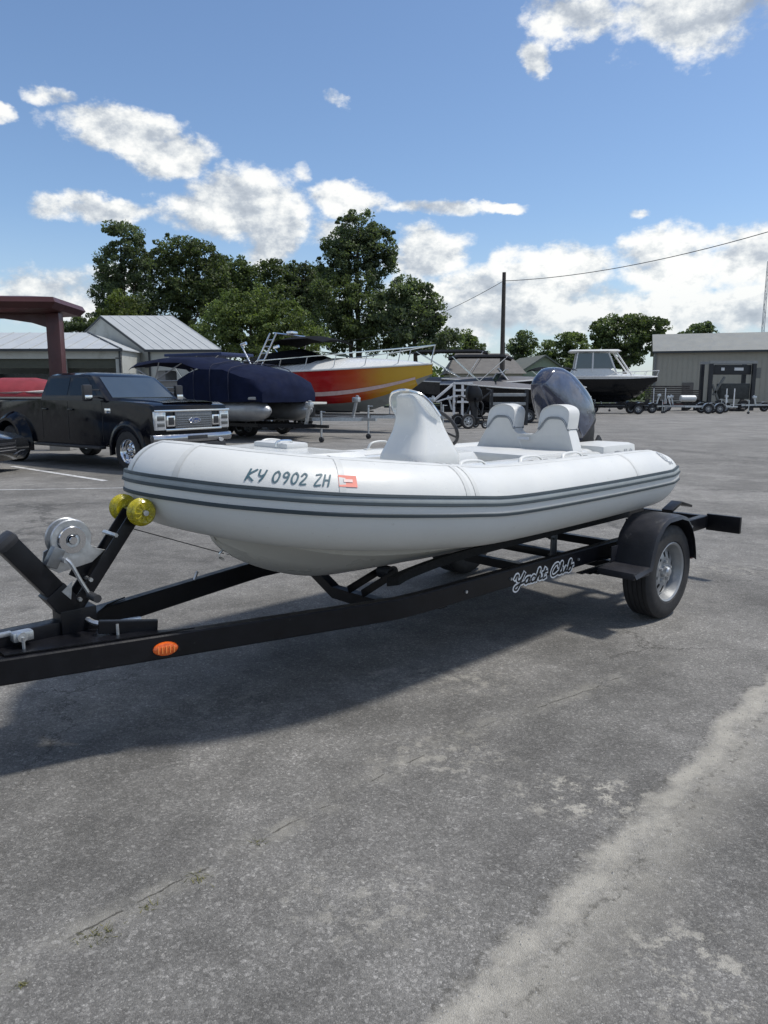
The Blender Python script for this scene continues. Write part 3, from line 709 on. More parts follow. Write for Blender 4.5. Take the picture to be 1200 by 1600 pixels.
# grab handles along the tubes
def handle(name, i, ang, L, lift, m):
    bm = BM(); p = tp(i, ang); t = FR[i][1]; nn = (FR[i][2] * math.cos(ang) + FR[i][3] * math.sin(ang))
    P = smoothpts([p - t * L / 2, p - t * L * .36 + nn * lift * .8, p + nn * lift, p + t * L * .36 + nn * lift * .8, p + t * L / 2], 4)
    tube(bm, P, .011, 8, flat=.6)
    for e in (-1, 1):
        q = p + t * e * L / 2; box(bm, q + nn * .002, (.05, .035, .012), Matrix.Rotation(math.atan2(t.y, t.x), 3, 'Z'), .004)
    return obj(name, bm, m, boat)
nF = len(FR)
def near_i(x, side):  # nearest path index at a given x on a side (-1 near)
    return min((i for i in range(nF) if FR[i][0].y * side > .05), key=lambda i: abs(FR[i][0].x - x))
for x in (2.72, 3.35, 3.75): handle('grab_handle', near_i(x, -1), R(118), .24, .045, WHITE)
for x in (2.25, 3.1): handle('grab_handle', near_i(x, 1), R(95), .22, .055, WHITE)
for x in (2.60, 2.86, 3.24, 3.46, 3.64, 3.86):
    bm = BM(); i = near_i(x, -1); box(bm, tp(i, R(119), .006), (.045, .02, .02), None, .006); obj('handle_patch', bm, BLACKM, boat)
for x, sd_ in ((2.2, -1), (4.2, -1), (3.3, 1)):
    i = near_i(x, sd_); p = tp(i, R(100)); bm = BM(); loft(bm, [[Vector((p.x + a * q, p.y + b * q, p.z + h)) for a, b in circ(.028, 18)] for h, q in ((-.01, 1), (.004, 1), (.007, .8), (.004, .55), (.009, .5), (.010, .2))]); obj('air_valve', bm, mat('grey_valve', (.30, .31, .32), .5), boat)
# registration number on the tube
i0 = near_i(1.2, -1)
arc = [0.0]
for i in range(1, nF): arc.append(arc[-1] + (FR[i][0] - FR[i - 1][0]).length)
def tubemap(s0, base_ang):
    def f(u, v, h):
        # u runs aft on the near side (path runs forward) -> subtract
        s = s0 - u; j = 0
        while j < nF - 2 and arc[j + 1] < s: j += 1
        k = (s - arc[j]) / max(arc[j + 1] - arc[j], 1e-6); r = FR[j][4]
        return tp(j, base_ang + v / r, .0024 + h).lerp(tp(j + 1, base_ang + v / FR[j + 1][4], .0024 + h), k)
    return f
def arc_at(x): return arc[near_i(x, -1)]
REGX, REGA = 1.545, .47
mp = tubemap(arc_at(REGX) + .150, REGA)
xx = 0.
for ch in 'KY 0902 ZH':
    if ch == ' ': xx += .020; continue
    bm = BM()
    for s_ in STROKES[ch]:
        P2 = [(xx + (p[0] + .22 * p[1]) * .041, p[1] * .053) for p in smoothpts(s_, 4)]
        ribbon(bm, P2, .0062, mp, 0, .0008)
    obj('registration_character', bm, TEAL, boat, smooth=False)
    xx += .0325
bm = BM(); u0 = xx + .030
for (a, b, c, d, h, mi) in ((0, .074, 0, .056, .0006, 0), (.020, .056, .022, .036, .0014, 1)):
    loft(bm, [[mp(u0 + a + (b - a) * q, c, 0), mp(u0 + a + (b - a) * q, c, h), mp(u0 + a + (b - a) * q, d, h), mp(u0 + a + (b - a) * q, d, 0)] for q in (0, .33, .66, 1)], mi=mi)
obj('registration_sticker', bm, [DECAL, mat('sticker_pale', (.78, .60, .56), .5)], boat, smooth=False)
# emblem and maker's name at the stern end of the tube
mp2 = tubemap(arc_at(4.52), .72)
bm = BM(); el = [(.035 + .035 * math.cos(a), .045 + .046 * math.sin(a)) for a in [2 * math.pi * k / 24 for k in range(25)]]
ribbon(bm, el, .010, mp2, 0, .0008); ribbon(bm, [(.018, .066), (.052, .064), (.018, .026), (.052, .024)], .007, mp2, 0, .0008)
obj('oval_emblem', bm, mat('emblem_grey', (.30, .32, .35), .5), boat, smooth=False)
bm = BM(); xx = 0.0; mp3 = tubemap(arc_at(4.56), .58)
for ch in 'ZODIAC':
    for s_ in STROKES[ch]: ribbon(bm, [(xx + p[0] * .020, p[1] * .020) for p in smoothpts(s_, 3)], .004, mp3, 0, .0008)
    xx += .016
obj('tube_lettering', bm, mat('emblem_grey', (.3, .3, .3)), boat, smooth=False)

# ---- console
CX = 2.90
def rrect(cx, cy, a, b, z, n=5, r=.35):
    out = []
    rr_ = min(a, b) * r
    for qx, qy, st_ in ((1, 1, 0), (-1, 1, 90), (-1, -1, 180), (1, -1, 270)):
        for k in range(n):
            t = R(st_ + 90 * k / (n - 1)); out.append(Vector((cx + qx * (a - rr_) + rr_ * math.cos(t), cy + qy * (b - rr_) + rr_ * math.sin(t), z)))
    return out
bm = BM(); rg = []
CP = [(.86, 2.90, .225, .19), (1.10, 2.90, .22, .185), (1.18, 2.895, .185, .168), (1.28, 2.89, .135, .133), (1.37, 2.875, .108, .110), (1.44, 2.84, .080, .090), (1.485, 2.80, .052, .066), (1.502, 2.79, .022, .034)]
for z, cx, a, b in smoothpts([(p[0], p[1], p[2], p[3]) for p in CP], 3): rg.append(rrect(cx, 0, a, b, z, 6, .5))
loft(bm, rg); con = obj('console', bm, GEL, boat, sharp=60)
bm = BM(); loft(bm, [rrect(2.90, 0, .226, .191, z, 6, .5) for z in (1.012, 1.020)]); obj('console_seam', bm, mat('emblem_grey', (.3, .3, .3)), con)
bm = BM(); rg = [rrect(3.16, 0, a, b, z, 5, .45) for z, a, b in ((.86, .14, .17), (1.10, .135, .165), (1.14, .11, .14))]
loft(bm, rg); obj('console_step', bm, GEL, con, sharp=50)
# smoked deflector and its stainless rail
bm = BM(); arcp = smoothpts([(2.86, .115, 1.33), (2.765, .112, 1.42), (2.735, .085, 1.492), (2.742, .03, 1.518), (2.755, -.035, 1.520), (2.80, -.100, 1.495), (2.86, -.128, 1.44), (2.93, -.132, 1.37)], 6)
tube(bm, arcp, .0085, 8); obj('windscreen_rail', bm, STEEL, con)
bm = BM(); rg = []
for p in arcp: rg.append([Vector(p), Vector((p[0] + .035, p[1] * .85, max(1.30, p[2] - .09)))])
loft(bm, rg, closed=False)
g = bpy.data.materials.new('clear_acrylic'); g.use_nodes = True; gb = g.node_tree.nodes['Principled BSDF']; gb.inputs['Base Color'].default_value = (.7, .75, .76, 1); gb.inputs['Alpha'].default_value = .55; gb.inputs['Roughness'].default_value = .08
obj('windscreen', bm, g, con)
bm = BM(); rot = Matrix.Rotation(R(-30), 3, 'Y')
cw = Vector((3.09, -.0, 1.285)); sw = BM()
ex = rot @ Vector((0, 0, 1)); ey = Vector((0, 1, 0)); nx_ = rot @ Vector((1, 0, 0))
tube(sw, ring(cw, ey, ex, circ(.125, 28)), .011, 8, closed=True)
for k in range(3):
    a = R(90 + 120 * k); tube(sw, [cw - nx_ * .015, cw + (ey * math.cos(a) + ex * math.sin(a)) * .122], .007, 6)
tube(sw, [cw - nx_ * .07, cw + nx_ * .01], .022, 10); obj('steering_wheel', sw, BLACKM, boat)

# ---- two-person seat with headrests
bm = BM(); outl = [(-.44, 1.06)]
def hump(y): return 1.215 + .115 * math.exp(-((abs(y) - .225) / .115) ** 4)
ys = [-.42 + .84 * k / 40 for k in range(41)]
top = []
for y in ys:
    z = hump(y)
    e = abs(y) - .325
    if e > 0: z = hump(.325) - (e / .10) ** 1.2 * .20
    top.append((y, z))
rg = []
for tx, sh in ((-.052, .94), (-.060, 1), (.045, 1), (.058, .94)):
    base = [(y, .86) for y, z in reversed(top)]
    rg.append([Vector((4.02 + tx + (z - 1.1) * .22, y * (1 if sh == 1 else .985), z if sh == 1 else z - .012)) for y, z in top] + [Vector((4.02 + tx, y, z)) for y, z in base])
loft(bm, rg); obj('seat_backrest', bm, VINYL, boat, sharp=50)
for s in (-1, 1):
    bm = BM(); rg = []; Y0 = s * .225
    lo = [(y, hump(Y0 + y) + .012) for y in [(-.122 + .244 * k / 14) for k in range(15)]]
    hi = [(.122 * math.cos(t), 1.325 + .100 * (abs(math.sin(t)) ** .62)) for t in [math.pi * k / 16 for k in range(17)]]
    shp = lo + hi
    for tx, k in ((-.060, .90), (-.072, .97), (-.06, 1), (.045, 1), (.062, .95)):
        cz = 1.36
        rg.append([Vector((4.02 + tx + (z - 1.1) * .22, Y0 + y * k, cz + (z - cz) * k)) for y, z in shp])
    loft(bm, rg, mi=0)
    hr = obj('headrest', bm, VINYL, boat, sharp=60)
    bm = BM(); P = [(4.02 - .058 + (z - 1.1) * .22, Y0 + y * 1.0, z - .008) for y, z in lo]
    tube(bm, P, .010, 6); P = [(4.02 + .05 + (z - 1.1) * .22, Y0 + y * 1.0, z - .008) for y, z in lo]; tube(bm, P, .010, 6)
    rg = [[Vector((4.02 + tx + (z - 1.1) * .22, Y0 + y * .96, z - .018)) for tx in (-.05, .045)] + [Vector((4.02 + tx + (z - 1.1) * .22, Y0 + y * .96, z + .004)) for tx in (.045, -.05)] for y, z in lo]
    loft(bm, rg); obj('headrest_piping', bm, PIPING, hr)
bm = BM(); box(bm, (3.965, 0, 1.185), (.006, .10, .020), Matrix.Rotation(.2, 3, 'Y'), .003); obj('seat_badge', bm, mat('badge_grey', (.45, .47, .5), .4), boat)
bm = BM(); box(bm, (3.76, 0, .965), (.46, .76, .22), None, .03); obj('seat_box', bm, GEL, boat)
bm = BM(); box(bm, (3.75, 0, 1.085), (.46, .76, .06), None, .025); obj('seat_cushion', bm, VINYL, boat)
bm = BM(); box(bm, (4.27, 0, 1.0), (.40, .86, .24), None, .05); obj('seat_base_shroud', bm, GEL, boat)
bm = BM(); box(bm, (4.42, -.34, 1.085), (.46, .34, .13), None, .045); cu = obj('stern_cushion', bm, VINYL, boat)
bm = BM(); box(bm, (4.42, .36, 1.085), (.46, .30, .13), None, .045); obj('stern_cushion', bm, VINYL, boat)
bm = BM(); xx = 0.
def cmap(u, v, h): return Vector((4.46 + u, -.5115 - h, 1.075 + v))
for ch in ('Y', 'a', 'c', 'h', 't'):
    adv, st_ = SCRIPT[ch]
    for s_ in st_: ribbon(bm, [(xx + (p[0] + .2 * p[1]) * .040, p[1] * .034) for p in smoothpts(s_, 3)], .005, cmap, 0, .001)
    xx += adv * .036
obj('cushion_lettering', bm, mat('emblem_grey', (.3, .3, .3)), cu, smooth=False)

# ---- outboard motor, tilted up
om = bpy.data.objects.new('outboard_motor', None); COL.objects.link(om); om.parent = boat; om.location = (4.63, 0, 1.14); om.rotation_euler = (0, R(-40), 0); om.scale = (.90, .94, 1.05)
COWL = mat('glossy_navy_cowl', (.018, .022, .045), .12, 0, .5, 5, .12, 9, .8)
COWL2 = mat('silver_blue_cowl_reflection', (.085, .10, .145), .16, .25, .35, 9, .35, 22, .7, ((.02, .028, .055, 1), .7, 6, .53))  # mottled silver-blue colour stands in for reflections on the glossy cowl
def cowlring(z, a0, a1, b, k=3.1, n=32):
    cx = (a0 + a1) / 2; ra = (a1 - a0) / 2; out = []
    for i in range(n):
        t = 2 * math.pi * i / n; c, s = math.cos(t), math.sin(t)
        out.append(Vector((cx + ra * math.copysign(abs(c) ** (2 / k), c), b * math.copysign(abs(s) ** (2 / k), s), z)))
    return out
bm = BM()
CR = [(.06, -.17, .26, .145), (.10, -.19, .28, .160), (.22, -.205, .295, .170), (.36, -.200, .262, .156), (.48, -.190, .215, .132), (.57, -.172, .15, .10), (.625, -.15, .07, .070), (.645, -.12, .0, .035)]
loft(bm, [cowlring(*q) for q in smoothpts(CR, 3)]); cw_ = obj('cowl', bm, COWL, om, sharp=50)
bm = BM(); rgs = []
for q in smoothpts(CR[1:7], 4):
    z, a0, a1, b = q; rg_ = cowlring(z, a0 - .006, a1 + .006, b + .006, 2.5)
    rgs.append([rg_[i] for i in range(18, 31)])
loft(bm, rgs, closed=False); obj('cowl_reflection', bm, COWL2, cw_, sharp=50)  # thin shell over the near side carries the painted reflection
bm = BM(); loft(bm, [cowlring(.055, -.175, .265, .150), cowlring(.085, -.182, .272, .157)]); obj('cowl_seam', bm, BLACKM, cw_)
bm = BM(); loft(bm, [cowlring(*q) for q in ((.06, -.16, .25, .14), (-.02, -.13, .22, .12), (-.10, -.08, .19, .085), (-.42, -.05, .17, .055), (-.52, -.04, .17, .045))]); obj('midsection', bm, BLACKM, om, sharp=40)
bm = BM(); box(bm, (.10, 0, -.50), (.34, .20, .016), None, .005); loft(bm, [cowlring(z, a0, a1, b, 2) for z, a0, a1, b in ((-.50, -.02, .17, .04), (-.58, -.03, .17, .035), (-.72, .02, .12, .012))])
tube(bm, [(-.10, 0, -.60), (-.06, 0, -.60), (.18, 0, -.60), (.24, 0, -.60)], [.012, .045, .048, .03], 14); lw = obj('lower_unit', bm, BLACKM, om)
bm = BM()
for k in range(3):
    a = R(120 * k); rv = []
    for r_, tw, w in ((.03, .9, .03), (.07, .7, .055), (.11, .55, .05), (.13, .5, .02)):
        ce = Vector((.27, r_ * math.cos(a), -.60 + r_ * math.sin(a))); tdir = Vector((0, -math.sin(a), math.cos(a))) * math.cos(tw) + Vector((1, 0, 0)) * math.sin(tw)
        nrm = Vector((0, math.cos(a), math.sin(a))).cross(tdir) * .003
        rv.append([ce - tdir * w + nrm, ce + tdir * w + nrm, ce + tdir * w - nrm, ce - tdir * w - nrm])
    loft(bm, rv)
obj('propeller', bm, STEEL, om)
bm = BM(); box(bm, (4.60, 0, 1.0), (.10, .20, .24), None, .02)
for s in (-1, 1): bar(bm, (4.62, s * .10, .90), (4.84, s * .10, 1.16), .02, .06)
obj('motor_bracket', bm, BLACKM, boat)

# ================================================================== pickup truck
tk = thing('pickup_truck', (-4.34, 14.75, .006), R(-35), 'black crew-cab pickup truck with chrome grille parked beyond the bow of the inflatable boat', 'pickup truck')
tk.scale = (.90, .97, .925)
WB = 4.35
def arch(cx, r, n=12, z0=.52):
    a0 = math.asin(max(-1, min(1, (z0 - .42) / r)))
    return [(cx + r * math.cos(a), .42 + r * math.sin(a)) for a in [a0 + (math.pi - 2 * a0) * k / n for k in range(n + 1)]]
low = [(.92, .62), (.95, 1.02), (.93, 1.27)] + [(.80, 1.335), (.30, 1.385), (-.55, 1.42), (-.75, 1.42)]
prof = [(.88, .52)] + [(.90, .80), (.92, 1.22), (.89, 1.35), (.74, 1.40), (.0, 1.43), (-.62, 1.44), (-3.25, 1.44), (-3.27, 1.44), (-5.55, 1.44), (-5.58, .62), (-5.52, .56)] + arch(-WB, .53)[::-1] + [(-3.6, .50), (-.75, .50)] + arch(0, .50)[::-1]
bm = BM()
HWD = .93
prism(bm, prof, -HWD, HWD, .085); body = obj('truck_body', bm, TRUCKP, tk, sharp=35)
# open bed interior suggested by a dark liner and rails
bm = BM(); box(bm, (-4.43, 0, 1.43), (2.05, 1.56, .035), None, .004); obj('bed_liner', bm, BLACKM, tk)
bm = BM()
for s in (-1, 1): box(bm, (-4.43, s * .86, 1.455), (2.15, .12, .03), None, .010)
obj('bed_rail_cap', bm, BLACKM, tk)
# hood bulge
bm = BM(); loft(bm, [[Vector((x, y, z)) for y in [-.66, -.60, -.3, 0, .3, .60, .66] for z in [zt - (.05 if abs(y) > .62 else 0) + .012 * (1 - (y / .66) ** 2)]] for x, zt in ((.80, 1.405), (.55, 1.435), (0, 1.462), (-.58, 1.478))], closed=False); obj('hood_bulge', bm, TRUCKP, tk)
# cab
def cabr(z, xf, xr, y): return [Vector(p) for p in ((xf, -y, z), (xf, y, z), (xr, y, z), (xr, -y, z))]
bm = BM(); LV = [(1.43, -.60, -3.22, .90), (1.55, -.76, -3.20, .885), (1.93, -1.27, -3.08, .775), (1.985, -1.42, -3.00, .735), (2.03, -1.60, -2.88, .62), (2.045, -1.9, -2.6, .3)]
rg = []
for z, xf, xr, y in LV:
    c = .10; rg.append([Vector(p) for p in ((xf - .06, -y, z), (xf, -y + c, z), (xf + .03, 0, z), (xf, y - c, z), (xf - .06, y, z), (xr + .04, y, z), (xr, y - c, z), (xr, -y + c, z), (xr + .04, -y, z))])
loft(bm, rg); obj('cab', bm, TRUCKP, tk, sharp=30)
def slab(name, pts, m, parent, d=.012, n=None, **kw):
    bm = BM(); P = [Vector(p) for p in pts]; nn = (P[1] - P[0]).cross(P[2] - P[0]).normalized() * d
    if n is not None and nn.dot(Vector(n)) < 0: nn = -nn
    a = [bm.verts.new(p + nn) for p in P]; b = [bm.verts.new(p - nn) for p in P]
    bm.faces.new(a); bm.faces.new(b[::-1])
    for i in range(len(P)): bm.faces.new((a[i], b[i], b[(i + 1) % len(P)], a[(i + 1) % len(P)]))
    return obj(name, bm, m, parent, smooth=False, **kw)
def cabx(z): # front x, y half width at height z
    for (z0, f0, r0, y0), (z1, f1, r1, y1) in zip(LV, LV[1:]):
        if z0 <= z <= z1: t = (z - z0) / (z1 - z0); return f0 + (f1 - f0) * t, r0 + (r1 - r0) * t, y0 + (y1 - y0) * t
za, zb = 1.50, 1.93
fa, ra, ya = cabx(za); fb_, rb, yb = cabx(zb)
ws = slab('windscreen', [(fa + .012, -ya + .14, za), (fa + .038, 0, za), (fa + .012, ya - .14, za), (fb_ + .012, yb - .12, zb), (fb_ + .038, 0, zb), (fb_ + .012, -yb + .12, zb)], WGLASS, tk, .006, (1, 0, 1))
for s in (-1, 1):
    for (x0, x1, x2, x3) in ((-1.02, -2.02, -2.02, -1.50), (-2.14, -3.02, -2.92, -2.14)):
        slab('side_window', [(x0, s * (ya + .002 - .01), 1.545), (x1, s * (ya - .008), 1.545), (x2, s * (yb + .002), 1.915), (x3, s * (yb + .002), 1.915)], TGLASS, tk, .008, (0, s, .3))
    # door seams and handles, body side line
    for x in (-.80, -2.08, -3.12):
        bm = BM(); box(bm, (x, s * (HWD + .001), 1.0), (.010, .006, .84)); obj('door_seam', bm, BLACKT, tk)
    for x in (-1.96, -2.98):
        bm = BM(); box(bm, (x, s * (HWD + .012), 1.24), (.20, .03, .04), None, .01); obj('door_handle', bm, TRUCKP, tk)
    bm = BM(); bar(bm, (-.75, s * (HWD + .06), .46), (-3.3, s * (HWD + .06), .46), .16, .06, .02); obj('running_board', bm, BLACKM, tk)
    bm = BM(); box(bm, (-.60, s * (HWD + .004), 1.23), (.20, .012, .10), None, .005); obj('fender_vent', bm, CHROME, tk)
    # mirror
    bm = BM(); box(bm, (-.98, s * (HWD + .20), 1.60), (.10, .20, .34), None, .04); bar(bm, (-.98, s * (HWD - .06), 1.50), (-.98, s * (HWD + .16), 1.52), .03, .03); bar(bm, (-.98, s * (HWD - .08), 1.66), (-.98, s * (HWD + .16), 1.66), .03, .03)
    mi = obj('door_mirror', bm, BLACKM, tk)
    bm = BM(); box(bm, (-.925, s * (HWD + .20), 1.51), (.02, .16, .09), None, .01); obj('mirror_cap', bm, CHROME, mi)
    # front arch flare
    for cx, rr_, oo, nm in ((0, .50, .035, 'front_arch_flare'), (-WB, .56, .20, 'rear_dual_fender')):
        bm = BM(); n = 14; rg = []
        for k in range(n + 1):
            a = math.pi * (-.06 + 1.12 * k / n); c, q = math.cos(a), math.sin(a)
            tk_ = .085 if oo < .1 else .12
            rg.append([Vector((cx + (rr_ - .015) * c, s * (HWD - .05), .42 + (rr_ - .015) * q)), Vector((cx + (rr_ - .015) * c, s * (HWD + oo), .42 + (rr_ - .015) * q)), Vector((cx + (rr_ + tk_ * .4) * c, s * (HWD + oo), .42 + (rr_ + tk_ * .4) * q)), Vector((cx + (rr_ + tk_) * c, s * (HWD + oo * .7), .42 + (rr_ + tk_) * q)), Vector((cx + (rr_ + tk_ * 1.7) * c, s * (HWD - .02), .42 + (rr_ + tk_ * 1.7) * q))])
        loft(bm, rg); obj(nm, bm, TRUCKP, tk, sharp=40)
    make_wheel(tk, (0, s * .80, .42), .42, .28, .25, s, slots=8, rimm=CHROME, seg=36)
    make_wheel(tk, (-WB, s * .93, .42), .42, .28, .25, s, slots=8, rimm=CHROME, seg=36)
    # headlights
    bm = BM(); box(bm, (.905, s * .80, 1.05), (.10, .25, .38), None, .03); hl = obj('headlight', bm, mat('headlamp_silver', (.55, .57, .60), .12, .5, .2, 20, coat=1), tk)
    bm = BM(); box(bm, (.955, s * .80, 1.10), (.02, .17, .09), None, .01); box(bm, (.955, s * .80, .97), (.02, .17, .07), None, .01); obj('lamp_reflector', bm, mat('lamp_dark_glass', (.06, .065, .07), .08, coat=1), hl)
    bm = BM(); box(bm, (.945, s * .565, 1.04), (.04, .20, .22), None, .02); obj('grille_wing', bm, CHROME, tk)
    bm = BM(); box(bm, (.968, s * .565, 1.04), (.012, .13, .15), None, .01); obj('wing_inset', bm, BLACKM, tk)
    bm = BM(); tube(bm, [(1.03, s * .62, .62), (1.05, s * .62, .62)], .06, 14, flat=.7); obj('fog_lamp', bm, mat('headlamp_silver', (.5, .5, .5)), tk)
bm = BM(); box(bm, (.935, 0, 1.05), (.05, .92, .36), None, .01); gr = obj('grille', bm, GRILLE, tk)
for z in (.925, .97, 1.015, 1.06, 1.105, 1.15):
    bm = BM(); box(bm, (.964, 0, z), (.014, .86, .014), None, .003); obj('grille_bar', bm, mat('grille_bar_grey', (.25, .26, .28), .25, .9), gr)
for z, w in ((1.245, 1.86), (.865, 1.40)):
    bm = BM(); box(bm, (.955, 0, z), (.05, w, .045), None, .014); obj('grille_surround', bm, CHROME, tk)
bm = BM(); loft(bm, [[Vector((x, y, z + .0)) for y, z in [(a * q, 1.045 + b * q) for a, b in circ(.155, 28, .062)]] for x, q in ((.96, 1), (.985, 1), (.992, .93))]); em = obj('oval_badge', bm, CHROME, tk)
bm = BM(); loft(bm, [[Vector((x, y, z)) for y, z in [(a * q, 1.045 + b * q) for a, b in circ(.138, 28, .050)]] for x, q in ((.985, 1), (.996, .97))]); obj('badge_field', bm, mat('badge_blue', (.02, .05, .16), .2, coat=1), em)
FORD = [[(.2, 0), (.4, .9), (1.0, 1.0)], [(.25, .5), (.7, .55)], [(1.1, .5), (.85, .3), (1.0, 0), (1.25, .2), (1.1, .5)], [(1.45, .5), (1.4, 0)], [(1.42, .35), (1.7, .52)], [(2.15, .45), (1.85, .35), (1.85, 0), (2.15, .15), (2.35, 1.0), (2.2, .05), (2.4, .05)]]
bm = BM()
for s_ in FORD: ribbon(bm, [(p[0], p[1]) for p in smoothpts(s_, 3)], .16, lambda u, v, h: Vector((.996 + h, -.105 + u * .085, 1.015 + v * .058)), 0, .003)
obj('badge_script', bm, CHROME, em, smooth=False)
bm = BM(); rg = []
for y in [-.98, -.94, -.80, -.4, 0, .4, .80, .94, .98]:
    x = 1.06 - .10 * (abs(y) / .98) ** 4; rg.append([Vector((x - d, y, z)) for d, z in ((.10, .60), (.03, .61), (0, .66), (0, .73), (.03, .77), (.12, .78))])
loft(bm, rg); obj('front_bumper', bm, mat('bumper_chrome', (.42, .43, .46), .16, 1.0, .1), tk, sharp=45)
bm = BM(); box(bm, (.98, 0, .52), (.12, 1.5, .14), None, .02); box(bm, (1.055, 0, .70), (.02, .5, .08), None, .01); obj('bumper_valance', bm, BLACKM, tk)
bm = BM(); box(bm, (.5, 0, .5), (1.0, 1.2, .2)); box(bm, (-2.5, 0, .50), (5.6, .9, .16)); obj('chassis', bm, BLACKM, tk)
bm = BM(); box(bm, (-.76, 0, 1.475), (.12, 1.5, .02)); bar(bm, (-.72, .1, 1.49), (-.84, .62, 1.53), .02, .015); bar(bm, (-.72, -.62, 1.49), (-.84, -.05, 1.53), .02, .015); obj('wiper_cowl', bm, BLACKM, tk)

# ================================================================== dark car at the edge
ca = thing('parked_car', (-7.42, 13.75, .006), R(-8), 'dark grey car cut by the frame edge beside the white parking line', 'car')
ca.scale = (.86, .92, .84)
CARP = mat('dark_grey_car_paint', (.02, .022, .026), .18, .3, .2, 3, coat=.9)
prof = [(.30, .26), (.42, .40), (.45, .60), (.38, .74), (.15, .84), (-.9, .98), (-1.15, 1.02), (-3.7, 1.05), (-4.3, 1.0), (-4.4, .5), (-4.25, .3)] + arch(-3.35, .36, 10, .30)[::-1] + [(-1.3, .24)] + [(-.62 + .37 * math.cos(a), .33 + .37 * math.sin(a)) for a in [math.pi * (1 - k / 10) for k in range(11)]]
bm = BM(); prism(bm, [(x, z) for x, z in prof], -.88, .88, .06); obj('car_body', bm, CARP, ca, sharp=35)
bm = BM(); loft(bm, [[Vector(p) for p in ((xf, -y, z), (xf, y, z), (xr, y, z), (xr, -y, z))] for z, xf, xr, y in ((1.0, -1.05, -4.1, .80), (1.38, -1.85, -3.6, .64), (1.43, -2.1, -3.3, .56))]); obj('car_cabin', bm, TGLASS, ca, sharp=30)
for s in (-1, 1):
    make_wheel(ca, (-.62, s * .78, .33), .33, .21, .22, s, slots=10, seg=32); make_wheel(ca, (-3.35, s * .78, .33), .33, .21, .22, s, slots=10, seg=32)
    bm = BM(); loft(bm, [[Vector((x, s * y, z)) for x, y, z in r_] for r_ in ([(.41, .45, .70), (.43, .45, .60), (.36, .50, .60), (.34, .5, .72)], [(.20, .86, .76), (.26, .89, .64), (.1, .89, .64), (.1, .86, .76)])]); obj('headlight', bm, mat('headlamp_silver', (.5, .5, .5)), ca)
    bm = BM(); tube(bm, [(.43, s * .42, .34), (.46, s * .66, .42), (.36, s * .84, .52)], .018, 6); obj('bumper_trim', bm, CHROME, ca)
    bm = BM(); box(bm, (-1.35, s * .96, 1.05), (.12, .16, .12), None, .04); obj('door_mirror', bm, CARP, ca)
bm = BM(); box(bm, (.445, 0, .56), (.03, .80, .22), None, .01); g_ = obj('car_grille', bm, BLACKM, ca)
for z in (.50, .56, .62):
    bm = BM(); box(bm, (.465, 0, z), (.012, .76, .012)); obj('grille_bar', bm, CHROME, g_)

# ================================================================== canopy, buildings
cy = thing('filling_canopy', (-9.2, 19.0, .006), R(4), 'maroon flat canopy on a thick maroon column behind the pickup truck', 'canopy')
bm = BM(); rg = []
for z, e in ((3.36, -.35), (3.42, .0), (3.56, .12), (3.68, .06), (3.80, -.8)): rg.append([Vector((x + sx * e, y + sy * e, z + .08)) for x, y, sx, sy in ((-8, -.55, -1, -1), (1.10, -.55, 1, -1), (1.10, 1.5, 1, 1), (-8, 1.5, -1, 1))])
loft(bm, rg); obj('canopy_roof', bm, MAROON, cy, smooth=False)
for x, y in ((.86, .25), (-6.4, .25)):
    bm = BM(); box(bm, (x, y, 1.73), (.33, .33, 3.46), None, .02); co = obj('canopy_column', bm, MAROON, cy)
    bm = BM(); box(bm, (x, y, .12), (.52, .52, .24), None, .02); obj('column_base', bm, mat('concrete', (.32, .31, .29), .8), co)
bm = BM(); P = [(.69, 3.45), (.69, 3.10), (.3, 3.22), (-.4, 3.32), (-2.2, 3.36), (-2.2, 3.45)]; prism(bm, P, .18, .32); obj('canopy_haunch', bm, MAROON, cy, smooth=False)

def ridged_roof(name, x0, x1, ya, yb, za, zb, m, parent, t=.08, pitch=.9):
    """sloping sheet roof from (ya, za) to (yb, zb) with standing ribs as one part each side"""
    bm = BM(); P = [(x0, ya, za), (x1, ya, za), (x1, yb, zb), (x0, yb, zb)]
    loft(bm, [[Vector((x, y, z - q)) for x, y, z in P] for q in (t, 0)]); o = obj(name, bm, m, parent, smooth=False)
    bm = BM(); n = int(abs(x1 - x0) / pitch)
    for i in range(n + 1):
        x = x0 + (x1 - x0) * i / n; bar(bm, (x, ya, za + .015), (x, yb, zb + .015), .05, .04, 0)
    obj('roof_rib', bm, m, o, smooth=False, kind='stuff'); return o

b1 = thing('open_bay_garage', (-15.0, 43.0, .006), R(0), 'low cream garage with white metal roof and open dark bays behind the canopy', 'garage')
bm = BM()
for x, w in ((-.15, .30), (-3.45, .62), (-8.0, .5), (-12.5, .5), (-16.8, .5)): box(bm, (x - .0, .1, 1.7), (w, .2, 3.4), None, .01)
box(bm, (-8.5, .1, 3.58), (17, .2, .50)); box(bm, (-8.5, 8.0, 1.9), (17, .15, 3.8)); box(bm, (-.05, 4.0, 1.9), (.1, 7.8, 3.8)); obj('wall', bm, WALLW, b1, smooth=False)
bm = BM(); loft(bm, [[Vector(p) for p in ((-17.2, -.3, 3.86 - q), (.15, -.3, 3.86 - q), (-3.4, 4.2, 5.1 - q), (-17.2, 4.2, 5.1 - q))] for q in (.06, 0)]); rf = obj('roof', bm, ROOFW, b1, smooth=False)
bm = BM(); loft(bm, [[Vector(p) for p in ((-17.2, 8.6, 3.86 - q), (.15, 8.6, 3.86 - q), (-3.4, 4.2, 5.1 - q), (-17.2, 4.2, 5.1 - q))] for q in (.06, 0)]); obj('roof', bm, ROOFW, b1, smooth=False)
